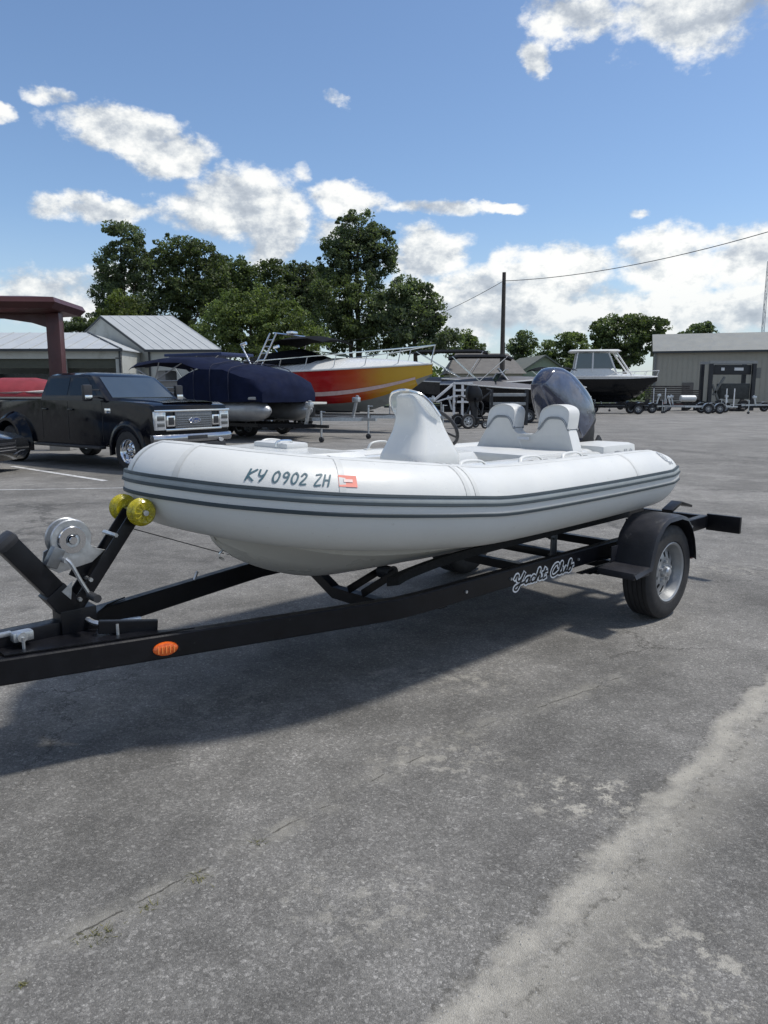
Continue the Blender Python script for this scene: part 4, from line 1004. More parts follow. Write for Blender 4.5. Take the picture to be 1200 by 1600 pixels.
bm = BM(); loft(bm, [[Vector(p) for p in ((.15, -.3, 3.86 - q), (.15, 8.6, 3.86 - q), (-3.4, 4.2, 5.1 - q))] for q in (.06, 0)]); obj('roof', bm, ROOFW, b1, smooth=False)
bm = BM()
for k in range(18): 
    x = -17 + k; e = min(1, max(0, (.15 - x) / 3.55)); bar(bm, (x, -.3, 3.885), (x, -.3 + 4.5 * e, 3.885 + 1.24 * e), .04, .03, 0)
obj('roof_rib', bm, ROOFW, rf, smooth=False, kind='stuff')
bm = BM(); bar(bm, (.17, -.32, 3.86), (-3.4, 4.18, 5.12), .10, .08, 0); obj('hip_trim', bm, TRIMD, b1, smooth=False)
bm = BM(); box(bm, (-8.5, -.34, 3.80), (17.5, .08, .14)); obj('gutter', bm, TRIMD, b1)
bm = BM(); box(bm, (-.02, -.06, 1.9), (.10, .10, 3.8)); obj('downpipe', bm, TRIMD, b1)
for x, w in ((-1.72, 2.85), (-5.75, 4.0), (-10.25, 4.0), (-14.6, 3.9)):
    bm = BM(); box(bm, (x, .22, 3.05), (w, .05, .50)); dr = obj('door_header', bm, mat('dark_olive', (.05, .055, .04), .6), b1)
    bm = BM(); box(bm, (x, 1.2, 1.2), (w * .94, .1, 2.6)); obj('bay_dark_panel', bm, mat('dark_interior_panel', (.012, .013, .013), .3, 0, .4, 1.5), b1)  # near-black panel paints the dark interior of the open bay
    for k in range(3):
        bm = BM(); box(bm, (x, 1.12, .9 + .65 * k), (w * .92, .04, .05)); obj('door_rail', bm, mat('mid_grey_trim', (.10, .11, .11)), dr)
b2 = thing('gable_shed', (-17.6, 46.0, .006), R(0), 'cream metal shed with gable end and bright white metal roof beside the trees', 'shed')
GX, GZ = 3.28, 5.2
# gable end turned to the camera's left: ridge runs along the shed's length
bm = BM(); A0 = Vector((-4.4, 6.0, 0)); A1 = Vector((3.3, 0, 0)); AP = Vector((-.5, 3.0, 0))
quad(bm, [A1, A1 + Vector((4.3, 0, 0)), A1 + Vector((4.3, 0, 4.0)), A1 + Vector((0, 0, 4.0))])
f = bm.faces.new([bm.verts.new(p) for p in (A0, A1, A1 + Vector((0, 0, 4.02)), AP + Vector((0, 0, 6.2)), A0 + Vector((0, 0, 4.0)))])
bm.faces.new([bm.verts.new(p + Vector((4.3, 0, 0))) for p in (A0, A1, A1 + Vector((0, 0, 4.02)), AP + Vector((0, 0, 6.2)), A0 + Vector((0, 0, 4.0)))])
obj('wall', bm, WALLW, b2, smooth=False)
bm = BM(); e0 = A1 + Vector((-.12, -.25, 4.0)); e1 = A1 + Vector((4.45, -.25, 4.0)); r0 = AP + Vector((-.12, 0, 6.3)); r1 = AP + Vector((4.45, 0, 6.3))
loft(bm, [[p + Vector((0, 0, -q)) for p in (e0, e1, r1, r0)] for q in (.10, 0)]); rf = obj('roof', bm, ROOFW, b2, smooth=False)
bm = BM()
for k in range(9): bar(bm, e0.lerp(e1, k / 8) + Vector((0, 0, .008)), r0.lerp(r1, k / 8) + Vector((0, 0, .008)), .04, .02, 0)
obj('roof_rib', bm, ROOFW, rf, smooth=False, kind='stuff')
bm = BM(); q0 = A0 + Vector((-.3, .2, 4.0)); q1 = A0 + Vector((4.45, .2, 4.0)); loft(bm, [[p + Vector((0, 0, -q)) for p in (q0, q1, r1, r0)] for q in (.1, 0)]); obj('roof', bm, ROOFW, b2, smooth=False)
bm = BM(); bar(bm, e0 + Vector((0, -.04, -.08)), e1 + Vector((0, -.04, -.08)), .06, .14, 0); bar(bm, e0 + Vector((-.04, 0, -.08)), r0 + Vector((-.04, 0, -.08)), .05, .12, 0); bar(bm, q0 + Vector((-.04, 0, -.06)), r0 + Vector((-.04, 0, -.08)), .05, .10, 0); obj('roof_trim', bm, TRIMD, b2, smooth=False)
bm = BM(); bar(bm, A1 + Vector((.02, -.06, 3.9)), A1 + Vector((.02, -.06, 0)), .10, .10, 0); obj('downpipe', bm, TRIMD, b2, smooth=False)
bm = BM(); box(bm, A1 + Vector((-.12, -.1, 3.1)), (.25, .2, .4), None, .02); obj('wall_lamp', bm, TRIMD, b2)
# beige metal building on the far side
b3 = thing('beige_metal_building', (25.9, 72.0, .006), R(0), 'long beige metal building with grey roof beyond the row of trailers', 'metal building')
b3.rotation_euler = (0, 0, R(-18))
bm = BM(); box(bm, (13, 4, 2.62), (26, 8, 5.24)); obj('wall', bm, WALLB, b3, smooth=False)
bm = BM()
for k in range(int(26 / .45)): box(bm, (.2 + k * .45, -.012, 2.6), (.05, .03, 5.2))
obj('wall_rib', bm, WALLB, b3, smooth=False, kind='stuff')
bm = BM(); loft(bm, [[Vector(p) for p in ((x, -.4, 5.22), (x, 4, 7.1), (x, 8.4, 5.22), (x, 8.4, 5.1), (x, 4, 6.98), (x, -.4, 5.1))] for x in (-.3, 26.3)]); obj('roof', bm, ROOFG, b3, smooth=False)
bm = BM(); box(bm, (13, -.42, 5.14), (26.6, .10, .18)); obj('gutter', bm, TRIMD, b3); bm = BM(); box(bm, (.0, -.06, 2.6), (.16, .12, 5.2)); obj('corner_trim', bm, mat('grey_trim', (.16, .165, .16)), b3)
for x in (3, 12.5, 19):
    bm = BM(); box(bm, (x, -.06, 1.2), (1.0, .08, 2.2), None, .02); obj('door', bm, mat('brown_door', (.10, .09, .08)), b3)
# distant houses
def house(x, y, w, d, ez, rz_, label, wm, rm, gable=False, rot=0):
    h = thing('distant_house', (x, y, 0), R(rot), label, 'house')
    bm = BM(); box(bm, (0, d / 2, ez / 2), (w, d, ez))
    if gable: prism(bm, [(-w / 2, ez), (w / 2, ez), (0, rz_ - .1)], .02, d - .02)
    obj('wall', bm, wm, h, smooth=False)
    bm = BM()
    if gable:
        for s in (-1, 1): loft(bm, [[Vector((s * (w / 2 + .4), y_, ez - .2)), Vector((0, y_, rz_)), Vector((0, y_, rz_ - .15)), Vector((s * (w / 2 + .4), y_, ez - .35))] for y_ in (-.4, d + .4)])
    else: loft(bm, [[Vector(p) for p in ((-w / 2 - .4, -.4, ez), (w / 2 + .4, -.4, ez), (w / 2 + .4, d + .4, ez), (-w / 2 - .4, d + .4, ez))], [Vector(p) for p in ((-w / 2 + .9, d / 2 - .1, rz_), (w / 2 - .9, d / 2 - .1, rz_), (w / 2 - .9, d / 2 + .1, rz_), (-w / 2 + .9, d / 2 + .1, rz_))]])
    obj('roof', bm, rm, h, smooth=False)
    for k in (-.25, .25):
        bm = BM(); box(bm, (w * k, -.03, 1.5), (1.1, .08, 1.2)); obj('window', bm, TGLASS, h)
    return h
house(10.6, 78, 7.5, 8, 3.3, 5.55, 'distant house with grey-brown hipped roof behind the utility pole', WALLB, mat('brown_shingle', (.13, .125, .12), .85, 0, .15, 2))
house(17.0, 80, 6.4, 8, 3.2, 5.3, 'distant house with pale green gable behind the outboard motor', mat('pale_green_siding', (.24, .29, .21), .7), mat('green_grey_shingle', (.13, .14, .125), .85), True, 8)

# utility pole, wires, mast
up_ = thing('utility_pole', (8.62, 55, 0), 0, 'dark wooden utility pole standing behind the boats with one wire each way', 'utility pole')
bm = BM(); tube(bm, [(0, 0, 0), (-.02, 0, 9.9)], [.19, .13], 10); obj('pole', bm, WOOD, up_)
bm = BM(); tube(bm, [(0, -.16, 9.1), (0, .16, 9.1)], .04, 8); tube(bm, [(0, -.2, 9.1), (0, -.2, 9.3)], .05, 8); obj('insulator', bm, TRIMD, up_)
bm = BM(); tube(bm, [(.17, -.05, 0), (.14, -.05, 5)], .035, 6); box(bm, (0, -.2, 2.35), (.55, .12, .22), None, .02); obj('conduit', bm, TRIMD, up_)
def wire(a, b, sag, r, label):
    bm = BM(); a, b = Vector(a), Vector(b); P = []
    for k in range(25):
        t = k / 24; p = a.lerp(b, t); p.z -= sag * 4 * t * (1 - t); P.append(p)
    tube(bm, P, r, 5); o = obj('overhead_wire', bm, TRIMD); o['label'] = label; o['category'] = 'wire'
wire((8.62, 54.8, 9.28), (24.5, 34.0, 10.9), .95, .022, 'long sagging overhead wire running from the pole towards the upper frame edge')
wire((8.55, 55, 9.3), (-4, 75, 6.4), .8, .020, 'thin overhead wire dropping from the pole into the tall trees')
an = thing('antenna_mast', (44.9, 90, 0), 0, 'thin lattice antenna mast above the beige building roof', 'mast')
bm = BM()
for k in range(3): tube(bm, [(.22 * math.cos(2.1 * k), .22 * math.sin(2.1 * k), 0), (.12 * math.cos(2.1 * k), .12 * math.sin(2.1 * k), 16.5)], .035, 5)
obj('mast_leg', bm, mat('mast_grey', (.30, .31, .33), .5, .5), an)
bm = BM()
for k in range(22):
    z = .7 * k; a, b = 2.1 * (k % 3), 2.1 * ((k + 1) % 3); q = .22 - .1 * z / 16; tube(bm, [(q * math.cos(a), q * math.sin(a), z), (q * math.cos(b), q * math.sin(b), z + .7)], .015, 4)
obj('lattice', bm, mat('mast_grey', (.3, .3, .3)), an, kind='stuff')

# ================================================================== background boats and trailers
def hullpts(L, B, D, bowrise=.35, n=17, flare=.10, fine=2.2, keel0=0.):
    """stations bow (+x) .. stern; each: x, half beam at gunwale, gunwale z, chine y, chine z, keel z"""
    out = []
    for i in range(n):
        t = i / (n - 1); x = L * (1 - t)     # t=0 bow
        k = 1 - (1 - min(t / .62, 1)) ** fine
        y = B / 2 * max(k, .02) * (1 - .06 * max(0, (t - .7) / .3)); gz = D + bowrise * (1 - t) ** 2
        cyy = y * (.80 - flare * (1 - t)); cz = D * .42 + (D * .42 + bowrise * .6) * max(0, 1 - t / .5) ** 2
        kz = keel0 + (D * .95 + bowrise * .4) * max(0, 1 - t / .42) ** 2.4
        rake = (1 - t) ** 6 * .0
        out.append((x, y, gz, cyy, min(cz, gz - .04), min(kz, min(cz, gz - .04) - .02)))
    return out
def build_hull(parent, L, B, D, side, bottom, deck, z0=0., rise=.35, stripe=None, rubm=None, deckh=.25, fine=2.2, cabin=(.30, .78), camber=.10, name='hull', low=False):
    st = hullpts(L, B, D, rise, fine=fine)
    bm = BM(); rg = [[Vector((x, -y, gz + z0)), Vector((x, -(y + cy_) / 2, (gz + cz) / 2 + z0)), Vector((x, -cy_, cz + z0)), Vector((x, -cy_ * .62, cz * .55 + kz * .45 + z0)), Vector((x, 0, kz + z0)), Vector((x, cy_ * .62, cz * .55 + kz * .45 + z0)), Vector((x, cy_, cz + z0)), Vector((x, (y + cy_) / 2, (gz + cz) / 2 + z0)), Vector((x, y, gz + z0))] for x, y, gz, cy_, cz, kz in st]
    rv = loft(bm, rg, closed=False)
    for f in bm.faces:
        c = f.calc_center_median(); k = min(st, key=lambda s_: abs(s_[0] - c.x)); f.material_index = 1 if c.z < (k[4] * .55 + k[5] * .45 if low else k[4]) + z0 - .01 else 0
    bm.faces.new(rv[-1])
    h = obj(name, bm, [side, bottom], parent, sharp=28)
    bm = BM(); rg = []
    for x, y, gz, cy_, cz, kz in st:
        t = 1 - x / L; hgt = deckh * math.sin(math.pi * min(max((t - .02) / 1.0, 0), 1)) ** .8 if deckh else 0
        rg.append([Vector((x, y * q, gz + z0 + .02 + hgt * (1 - q * q) + camber * (1 - q * q) * min(1, y))) for q in (-1, -.8, -.5, 0, .5, .8, 1)])
    loft(bm, rg, closed=False); obj('deck', bm, deck, parent, sharp=40)
    if rubm:
        bm = BM()
        for s in (-1, 1): tube(bm, [(x, s * (y + .02), gz + z0) for x, y, gz, *_ in st], .035, 6)
        obj('rub_rail', bm, rubm, h)
    return st
def bow_rail(parent, st, z0, h, t1=.7, m=STEEL, lean=.06, step=2):
    idx = [i for i in range(len(st)) if i / (len(st) - 1) <= t1]
    bm = BM()
    for s in (-1, 1):
        tube(bm, [(st[i][0] + .1, s * max(st[i][1] - .10, .02), st[i][2] + z0 + h * (1 - .35 * i / len(idx))) for i in idx] + [(st[idx[-1]][0] - .4, s * (st[idx[-1]][1] - .1), st[idx[-1]][2] + z0 + .05)], .022, 5)
    r_ = obj('bow_rail', bm, m, parent)
    for s in (-1, 1):
        for i in idx[::step]:
            bm = BM(); tube(bm, [(st[i][0] - .05, s * max(st[i][1] - .12, .02), st[i][2] + z0), (st[i][0] + .1, s * max(st[i][1] - .10, .02), st[i][2] + z0 + h * (1 - .35 * i / len(idx)))], .018, 5); obj('rail_stanchion', bm, m, r_)
def add_trailer(name, loc, rz, L, W, label, mframe, wheels=1, zt=.55, guides=True, jackm=GALV, group=None, tongue=1.6, wr=.33):
    t = thing(name, loc, rz, label, 'boat trailer', group)
    for s in (-1, 1):
        bm = BM(); bar(bm, (-.2, s * W / 2, zt), (L, s * W / 2, zt), .08, .11, 0); bar(bm, (L, s * W / 2, zt), (L + tongue, s * .04, zt), .08, .11, 0); obj('frame_rail', bm, mframe, t, smooth=False)
        if guides:
            bm = BM(); tube(bm, [(.1, s * W / 2, zt), (.1, s * (W / 2 + .12), zt), (.1, s * (W / 2 + .12), zt + 1.2)], .035, 6); obj('guide_post', bm, mat('white_pvc_pipe', (.75, .75, .75), .5), t)
        for k in range(wheels):
            x = L * .30 + k * (2 * wr + .08); make_wheel(t, (x, s * (W / 2 + .14), wr), wr, .19, wr * .55, s, seg=20, slots=5)
            bm = BM(); n = 9; rg = []
            for q in range(n + 1):
                a = math.pi * q / n; rg.append([Vector((x + (wr + .06) * math.cos(a), s * (W / 2 + .03), wr + (wr + .06) * math.sin(a))), Vector((x + (wr + .06) * math.cos(a), s * (W / 2 + .27), wr + (wr + .06) * math.sin(a))), Vector((x + (wr + .075) * math.cos(a), s * (W / 2 + .27), wr + (wr + .075) * math.sin(a))), Vector((x + (wr + .075) * math.cos(a), s * (W / 2 + .03), wr + (wr + .075) * math.sin(a)))])
            loft(bm, rg); obj('fender', bm, mframe, t)
        bm = BM(); bar(bm, (.2, s * W * .28, zt + .16), (L * .9, s * W * .28, zt + .16), .10, .05, 0); obj('bunk_board', bm, CARPET, t, smooth=False)
    for x in (.1, L * .5, L): bm = BM(); bar(bm, (x, -W / 2, zt - .02), (x, W / 2, zt - .02), .07, .08, 0); obj('cross_member', bm, mframe, t, smooth=False)
    bm = BM(); bar(bm, (L + tongue - .3, 0, zt), (L + tongue + .55, 0, zt), .09, .09, 0); obj('tongue', bm, mframe, t, smooth=False)
    bm = BM(); bar(bm, (L + tongue - .35, 0, zt), (L + tongue - .15, 0, zt + .75), .08, .08, 0); box(bm, (L + tongue - .2, 0, zt + .62), (.24, .16, .16), None, .03); obj('winch_stand', bm, jackm, t)
    bm = BM(); x = L + tongue + .2; tube(bm, [(x, .09, .10), (x, .09, zt + .45)], .032, 8); tube(bm, [(x, .09, zt + .42), (x + .16, .09, zt + .42)], .015, 5)
    jk = obj('tongue_jack', bm, jackm, t); bm = BM(); lathe(bm, [(-.03, 0), (-.03, .085), (.03, .085), (.03, 0)], 'y', 14, (x, .09, .085)); obj('jack_wheel', bm, BLACKM, jk)
    return t

# navy covered pontoon boat on its trailer
pt_o, pt_r = (-7.2, 26.2, .006), R(-38)
add_trailer('pontoon_trailer', pt_o, pt_r, 4.9, 1.5, 'dark steel trailer with a jack carrying the navy covered pontoon boat', BLACKP, 2, .48, False)
pb = thing('pontoon_boat', pt_o, pt_r, 'pontoon boat under a navy canvas cover with two grey round floats', 'pontoon boat')
for s in (-1, 1):
    bm = BM(); P = [(5.55, .02), (5.52, .10), (5.35, .22), (5.05, .31), (4.6, .335), (-.5, .335), (-.5, 0)]
    lathe(bm, P, 'x', 24, (0, s * .88, .93)); obj('float', bm, ALU, pb, sharp=35)
bm = BM(); box(bm, (2.4, 0, 1.30), (5.8, 2.5, .09), None, .02); obj('deck_frame', bm, ALU, pb)
bm = BM(); box(bm, (2.3, 0, 1.60), (5.3, 2.36, .50), None, .03); fn = obj('side_fence', bm, mat('taupe_fence_panel', (.16, .155, .15), .5, .2), pb)
for z in (1.45, 1.62, 1.84):
    bm = BM(); tube(bm, [(-.38, -1.2, z), (4.98, -1.2, z)], .022, 6); obj('fence_rail', bm, ALU, fn)
bm = BM(); rg = []
for x, zt, w in ((1.7, 2.05, 1.26), (2.3, 2.22, 1.30), (3.0, 2.36, 1.30), (3.9, 2.30, 1.30), (4.7, 2.12, 1.28), (5.25, 1.96, 1.22), (5.50, 1.62, 1.12)):
    zb_ = 1.32 if x > 2 else 1.6
    rg.append([Vector((x + rnd.uniform(-.03, .03), y * w, z + rnd.uniform(-.03, .03))) for y, z in ((-1.0, zb_ - .12), (-1.02, (zb_ + zt) / 2), (-.98, zt - .16), (-.72, zt - .03), (-.3, zt + .05), (.3, zt + .05), (.72, zt - .03), (.98, zt - .16), (1.02, (zb_ + zt) / 2), (1.0, zb_ - .12))])
loft(bm, rg); obj('canvas_cover', bm, NAVY, pb, sharp=45)
for x, zt, w in ((2.62, 2.30, 1.31), (3.4, 2.37, 1.31), (4.25, 2.26, 1.30)):
    bm = BM(); P_ = smoothpts([(x, -1.03 * w, 1.22), (x + .02, -1.05 * w, 1.75), (x, -.99 * w, zt - .12), (x, -.70 * w, zt), (x, -.3 * w, zt + .075), (x, .3 * w, zt + .075), (x, .70 * w, zt), (x, .99 * w, zt - .12), (x + .02, 1.05 * w, 1.75), (x, 1.03 * w, 1.22)], 3); tube(bm, P_, .014, 5); obj('cover_strap', bm, mat('navy_strap', (.012, .016, .04), .8), pb)
bm = BM(); rg = []
for x, zt in ((-1.0, 2.42), (-.6, 2.56), (.6, 2.66), (1.9, 2.62), (2.6, 2.44), (3.2, 2.36)):
    rg.append([Vector((x, y * 1.28, zt - d)) for y, d in ((-1, .22), (-.9, .10), (-.5, .02), (0, 0), (.5, .02), (.9, .10), (1, .22), (.9, .13), (0, .03), (-.9, .13))])
loft(bm, rg); bim = obj('bimini_top', bm, NAVY, pb, sharp=45)
for s in (-1, 1):
    for a, b in (((.4, s * 1.2, 1.85), (-.8, s * 1.2, 2.34)), ((.4, s * 1.2, 1.85), (.7, s * 1.22, 2.46)), ((.4, s * 1.2, 1.85), (1.9, s * 1.22, 2.40))):
        bm = BM(); tube(bm, [a, b], .02, 6); obj('bimini_pole', bm, ALU, bim)
bm = BM(); box(bm, (.1, -.5, 1.95), (.5, .5, .5), None, .08); obj('captain_seat', bm, mat('grey_seat', (.35, .35, .35), .6), pb)

# second boat behind it, with blue bimini
sk = thing('bowrider_boat', (-9.3, 33.0, .45), R(-30), 'white bowrider with flat blue bimini top behind the pickup cab', 'motorboat')
st = build_hull(sk, 6.0, 2.2, 1.0, GEL, GEL, GEL, .35, .25, deckh=.10)
bm = BM(); box(bm, (2.2, 0, 2.55), (3.2, 2.0, .12), None, .04); obj('bimini_top', bm, BLUEC, sk)
for s in (-1, 1):
    for a, b in (((1.8, s * 1.0, 1.4), (.8, s * .95, 2.5)), ((1.8, s * 1.0, 1.4), (2.4, s * .95, 2.5)), ((1.8, s * 1.0, 1.4), (3.6, s * .95, 2.5))):
        bm = BM(); tube(bm, [a, b], .02, 5); obj('bimini_pole', bm, STEEL, sk)
slab('windscreen', [(3.6, -.85, 1.45), (3.6, .85, 1.45), (3.0, .8, 1.95), (3.0, -.8, 1.95)], WGLASS, sk, .01)
add_trailer('bowrider_trailer', (-9.3, 33.0, .006), R(-30), 4.6, 1.6, 'grey trailer under the white bowrider with blue bimini', BLACKP, 1, .5, False)

# red covered runabout under the canopy
rc = thing('covered_runabout', (-13.3, 23.4, .5), R(4), 'small white runabout under a red cover behind the pickup bed', 'motorboat')
st = build_hull(rc, 5.0, 2.0, .85, GEL, GEL, GEL, .10, .12, deckh=.06)
bm = BM(); rg = []
for x, h, w in ((-.05, .06, .9), (.4, .30, 1.0), (1.4, .46, 1.0), (2.4, .46, .98), (3.3, .28, .84), (4.1, .12, .55), (4.75, .05, .18)):
    rg.append([Vector((x, y * w, .97 + z)) for y, z in ((-1.02, -.12), (-1.0, 0.02), (-.6, h * .75), (0, h), (.6, h * .75), (1.0, .02), (1.02, -.12))])
loft(bm, rg); obj('canvas_cover', bm, mat('red_canvas', (.20, .018, .03), .8, 0, .2, 2), rc, sharp=60)
add_trailer('runabout_trailer', (-13.3, 23.4, .006), R(4), 3.9, 1.4, 'low trailer under the red covered runabout', BLACKP, 1, .42, False)

# big cruiser painted red to yellow
cr_o, cr_r = (-6.45, 31.4, .006), R(-27)
cr = thing('sport_cruiser', cr_o, cr_r, 'white sport cruiser with red to yellow painted hull and a long steel bow rail', 'motorboat')
def flame():
    m = bpy.data.materials.new('red_yellow_hull_paint'); m.use_nodes = True; n = NT(m.node_tree); b = m.node_tree.nodes['Principled BSDF']
    x, y, z = n.xyz(n.new('ShaderNodeTexCoord').outputs['Object'])
    k = n.m('ADD', x, n.m('MULTIPLY', n.noise(n.new('ShaderNodeTexCoord').outputs['Object'], 1.4, 3).outputs[0], .8))
    c = n.ramp(n.maprange(k, 2.5, 10.5, 0, 1, False), [(0, (.30, .008, .012)), (.42, (.42, .010, .012)), (.56, (.50, .07, .015)), (.68, (.55, .30, .02)), (1, (.62, .40, .03))])
    n.put(b.inputs['Base Color'], c); b.inputs['Roughness'].default_value = .2; b.inputs['Coat Weight'].default_value = .6; return m
st = build_hull(cr, 9.2, 2.9, 1.50, flame(), mat('dull_white_bottom', (.25, .255, .24), .5, 0, .15, 1.5, 0, 60, 0, ((.16, .16, .15, 1), .5, 2, .50)), GEL, .68, .30, deckh=.44, rubm=GEL, fine=2.0, camber=.04, low=True)
bm = BM()
for s in (-1, 1): loft(bm, [[Vector((x, s * (cy_ + (y - cy_) * q + .02), .68 + cz + (gz - cz) * q)) for q in (.0, .16)] for x, y, gz, cy_, cz, kz in st[1:]], closed=False)
obj('boot_stripe', bm, mat('pale_pink_stripe', (.62, .46, .44), .3), cr, sharp=30)
bow_rail(cr, st, .72, .62, .80)
bm = BM(); P = [(4.9, -1.0, 2.62), (4.4, -1.12, 2.62), (2.6, -1.25, 2.55)]
rg = [[Vector((5.6, y * .5, 2.80)), Vector((5.0, y * .95, 2.98)), Vector((4.3, y * 1.15, 3.02))] for y in (-1, -.6, 0, .6, 1)]
loft(bm, rg, closed=False); obj('windscreen', bm, WGLASS, cr)
# radar arch and canvas
for s in (-1, 1):
    for dx_ in (0, .30):
        bm = BM(); tube(bm, [(2.3 + dx_, s * 1.30, 2.45), (2.9 + dx_, s * 1.10, 3.70)], .035, 6); obj('arch_leg', bm, STEEL, cr)
    for k in range(4): 
        bm = BM(); f_ = .2 + .2 * k; tube(bm, [(2.3 + .6 * f_, s * (1.30 - .2 * f_), 2.45 + 1.25 * f_), (2.6 + .6 * f_, s * (1.30 - .2 * f_), 2.45 + 1.25 * f_)], .022, 5); obj('arch_rung', bm, STEEL, cr)
    bm = BM(); tube(bm, [(2.1, s * 1.28, 2.5), (1.5, s * 1.1, 3.30)], .03, 6); tube(bm, [(1.5, s * 1.1, 3.30), (1.75, s * 1.1, 3.36)], .06, 8); obj('rod_holder', bm, STEEL, cr)
bm = BM(); tube(bm, [(3.05, -1.1, 3.70), (3.05, 1.1, 3.70)], .035, 6); box(bm, (3.3, -.2, 3.75), (.3, .4, .14), None, .05); obj('arch_top', bm, STEEL, cr)
bm = BM(); rg = []
for x, zt in ((2.7, 3.40), (3.4, 3.58), (4.6, 3.60), (5.3, 3.44)): rg.append([Vector((x, y * 1.15, zt - d)) for y, d in ((-1, .14), (-.5, .02), (0, 0), (.5, .02), (1, .14), (.5, .08), (-.5, .08))])
loft(bm, rg); obj('bimini_top', bm, BCANV, cr, sharp=50)
bm = BM(); rg = []
for x, h, w in ((1.6, .25, 1.2), (2.6, .52, 1.22), (3.6, .62, 1.15), (4.5, .34, .95), (5.0, .05, .6)): rg.append([Vector((x, y * w, 2.55 + z)) for y, z in ((-1, 0), (-.7, h * .8), (0, h), (.7, h * .8), (1, 0))])
loft(bm, rg); obj('cockpit_cover', bm, BCANV, cr, sharp=60)
add_trailer('cruiser_trailer', cr_o, cr_r, 7.2, 2.0, 'long steel trailer under the red and yellow cruiser', GALV, 2, .58, False, tongue=2.2, wr=.36)
# empty aluminium trailer in front of the cruiser
et = add_trailer('empty_boat_trailer', (-5.0, 26.4, .006), R(-31), 3.6, 1.5, 'empty trailer with white guide posts between the pontoon boat and the red cruiser', GALV, 1, .62, True, tongue=1.4)
bm = BM(); box(bm, (1.6, -.2, 1.12), (3.6, 1.1, .07), None, .01); obj('carrier_plank', bm, mat('pale_plank', (.55, .55, .52), .6), et)
for x in (.3, 2.9):
    bm = BM(); box(bm, (x, -.2, .88), (.10, 1.0, .44), None, .01); obj('plank_support', bm, BLACKM, et)

# grey runabouts further back
def runabout(loc, rz, L, label, side, deck, bim=None, ws=True, z0=.7, fine=2.2):
    o = thing('runabout_boat', loc, rz, label, 'motorboat', None)
    st = build_hull(o, L, 2.4, 1.15, side, BLKH, deck, z0, .30, deckh=.18, rubm=GEL, fine=fine)
    z = z0 + 1.3
    if ws:
        bm = BM(); rg = [[Vector((L * .60, y * .85, z + .05)), Vector((L * .52, y * .82, z + .62))] for y in (-1, -.5, 0, .5, 1)]
        loft(bm, rg, closed=False); obj('windscreen', bm, WGLASS, o)
        bm = BM(); tube(bm, [(L * .60, -.87, z + .05), (L * .515, -.84, z + .64)], .035, 5); tube(bm, [(L * .515, y * .84, z + .64) for y in (-1, -.5, 0, .5, 1)], .025, 5); obj('windscreen_frame', bm, mat('white_frame', (.7, .7, .7)), o)
    if bim:
        bm = BM(); rg = []
        for x, zt in ((bim[0], bim[2] - .1), (bim[0] + .5, bim[2]), (bim[1] - .5, bim[2]), (bim[1], bim[2] - .15)): rg.append([Vector((x, y * 1.1, zt - d)) for y, d in ((-1, .16), (-.5, .02), (0, 0), (.5, .02), (1, .16), (0, .06))])
        loft(bm, rg); bo = obj('bimini_top', bm, BCANV, o, sharp=50)
        for s in (-1, 1):
            for a, b in ((L * .35, bim[0] + .2), (L * .35, bim[1] - .3)):
                bm = BM(); tube(bm, [(a, s * 1.1, z), (b, s * 1.05, bim[2] - .15)], .022, 5); obj('bimini_pole', bm, STEEL, bo)
    add_trailer('runabout_trailer', (loc[0], loc[1], .006), rz, L * .75, 1.6, 'trailer carrying the ' + label.split(' with')[0], BLACKP, 1, .55, False)
    return o
g1 = runabout((10.6, 41.5, .0), R(176), 7.4, 'dark grey hulled boat with white gunwale behind the twin seats', GREYH, mat('grey_deck_cover', (.12, .12, .13), .6), None, True, .75)
g2 = runabout((7.3, 44.5, .0), R(170), 7.0, 'dark grey speedboat with black bimini left of the utility pole', GREYH, mat('grey_deck_cover', (.12, .12, .13), .6), (1.2, 5.6, 3.95), False, .80)
g3 = runabout((2.9, 38.5, .0), R(-6), 5.6, 'black hulled boat with pale deck between the cruiser bow and the utility pole', BLKH, mat('grey_deck_cover', (.12, .12, .13)), (.4, 3.6, 3.35), True, .70)
g4 = runabout((12.4, 47.5, .0), R(186), 4.6, 'small black hulled boat with black bimini between the outboard motor and the hardtop cruiser', BLKH, mat('grey_deck_cover', (.12, .12, .13)), (.6, 3.2, 3.0), False, .60)
g5 = runabout((7.9, 36.8, .0), R(181), 4.4, 'low dark hulled boat with open cockpit just behind the pale planks', BLKH, mat('grey_deck_cover', (.12, .12, .13)), None, True, .45)
# white tower boat with hardtop
ht = thing('hardtop_cruiser', (12.2, 52.6, .0), R(-10), 'white hardtop cruiser with black hull near the beige building', 'motorboat')
st = build_hull(ht, 6.6, 2.6, 1.75, BLKH, BLKH, GEL, .75, .0, deckh=.10, rubm=mat('white_rub_rail', (.8, .8, .8)), fine=1.8)
for s in (-1, 1):
    bm = BM(); loft(bm, [[Vector((x, s * (y - (y - (y + cy_) / 2) * q + .02), gz + .75 - (gz - cz) * .5 * q)) for q in (0, .34)] for x, y, gz, cy_, cz, kz in st], closed=False); obj('sheer_band', bm, mat('white_frame', (.7, .7, .7)), ht, sharp=30)
bm = BM(); loft(bm, [rrect(x, 0, a, b, z, 4, .4) for x, a, b, z in ((2.4, 1.7, .95, 2.5), (2.3, 1.45, .92, 2.9), (2.2, 1.30, .88, 3.05))]); obj('cabin', bm, GEL, ht, sharp=40)
bm = BM(); loft(bm, [rrect(x, 0, a, b, z, 4, .4) for x, a, b, z in ((2.35, 1.6, 1.0, 4.12), (2.35, 1.75, 1.1, 4.20), (2.3, 1.6, 1.0, 4.30))]); obj('hardtop', bm, GEL, ht, sharp=40)
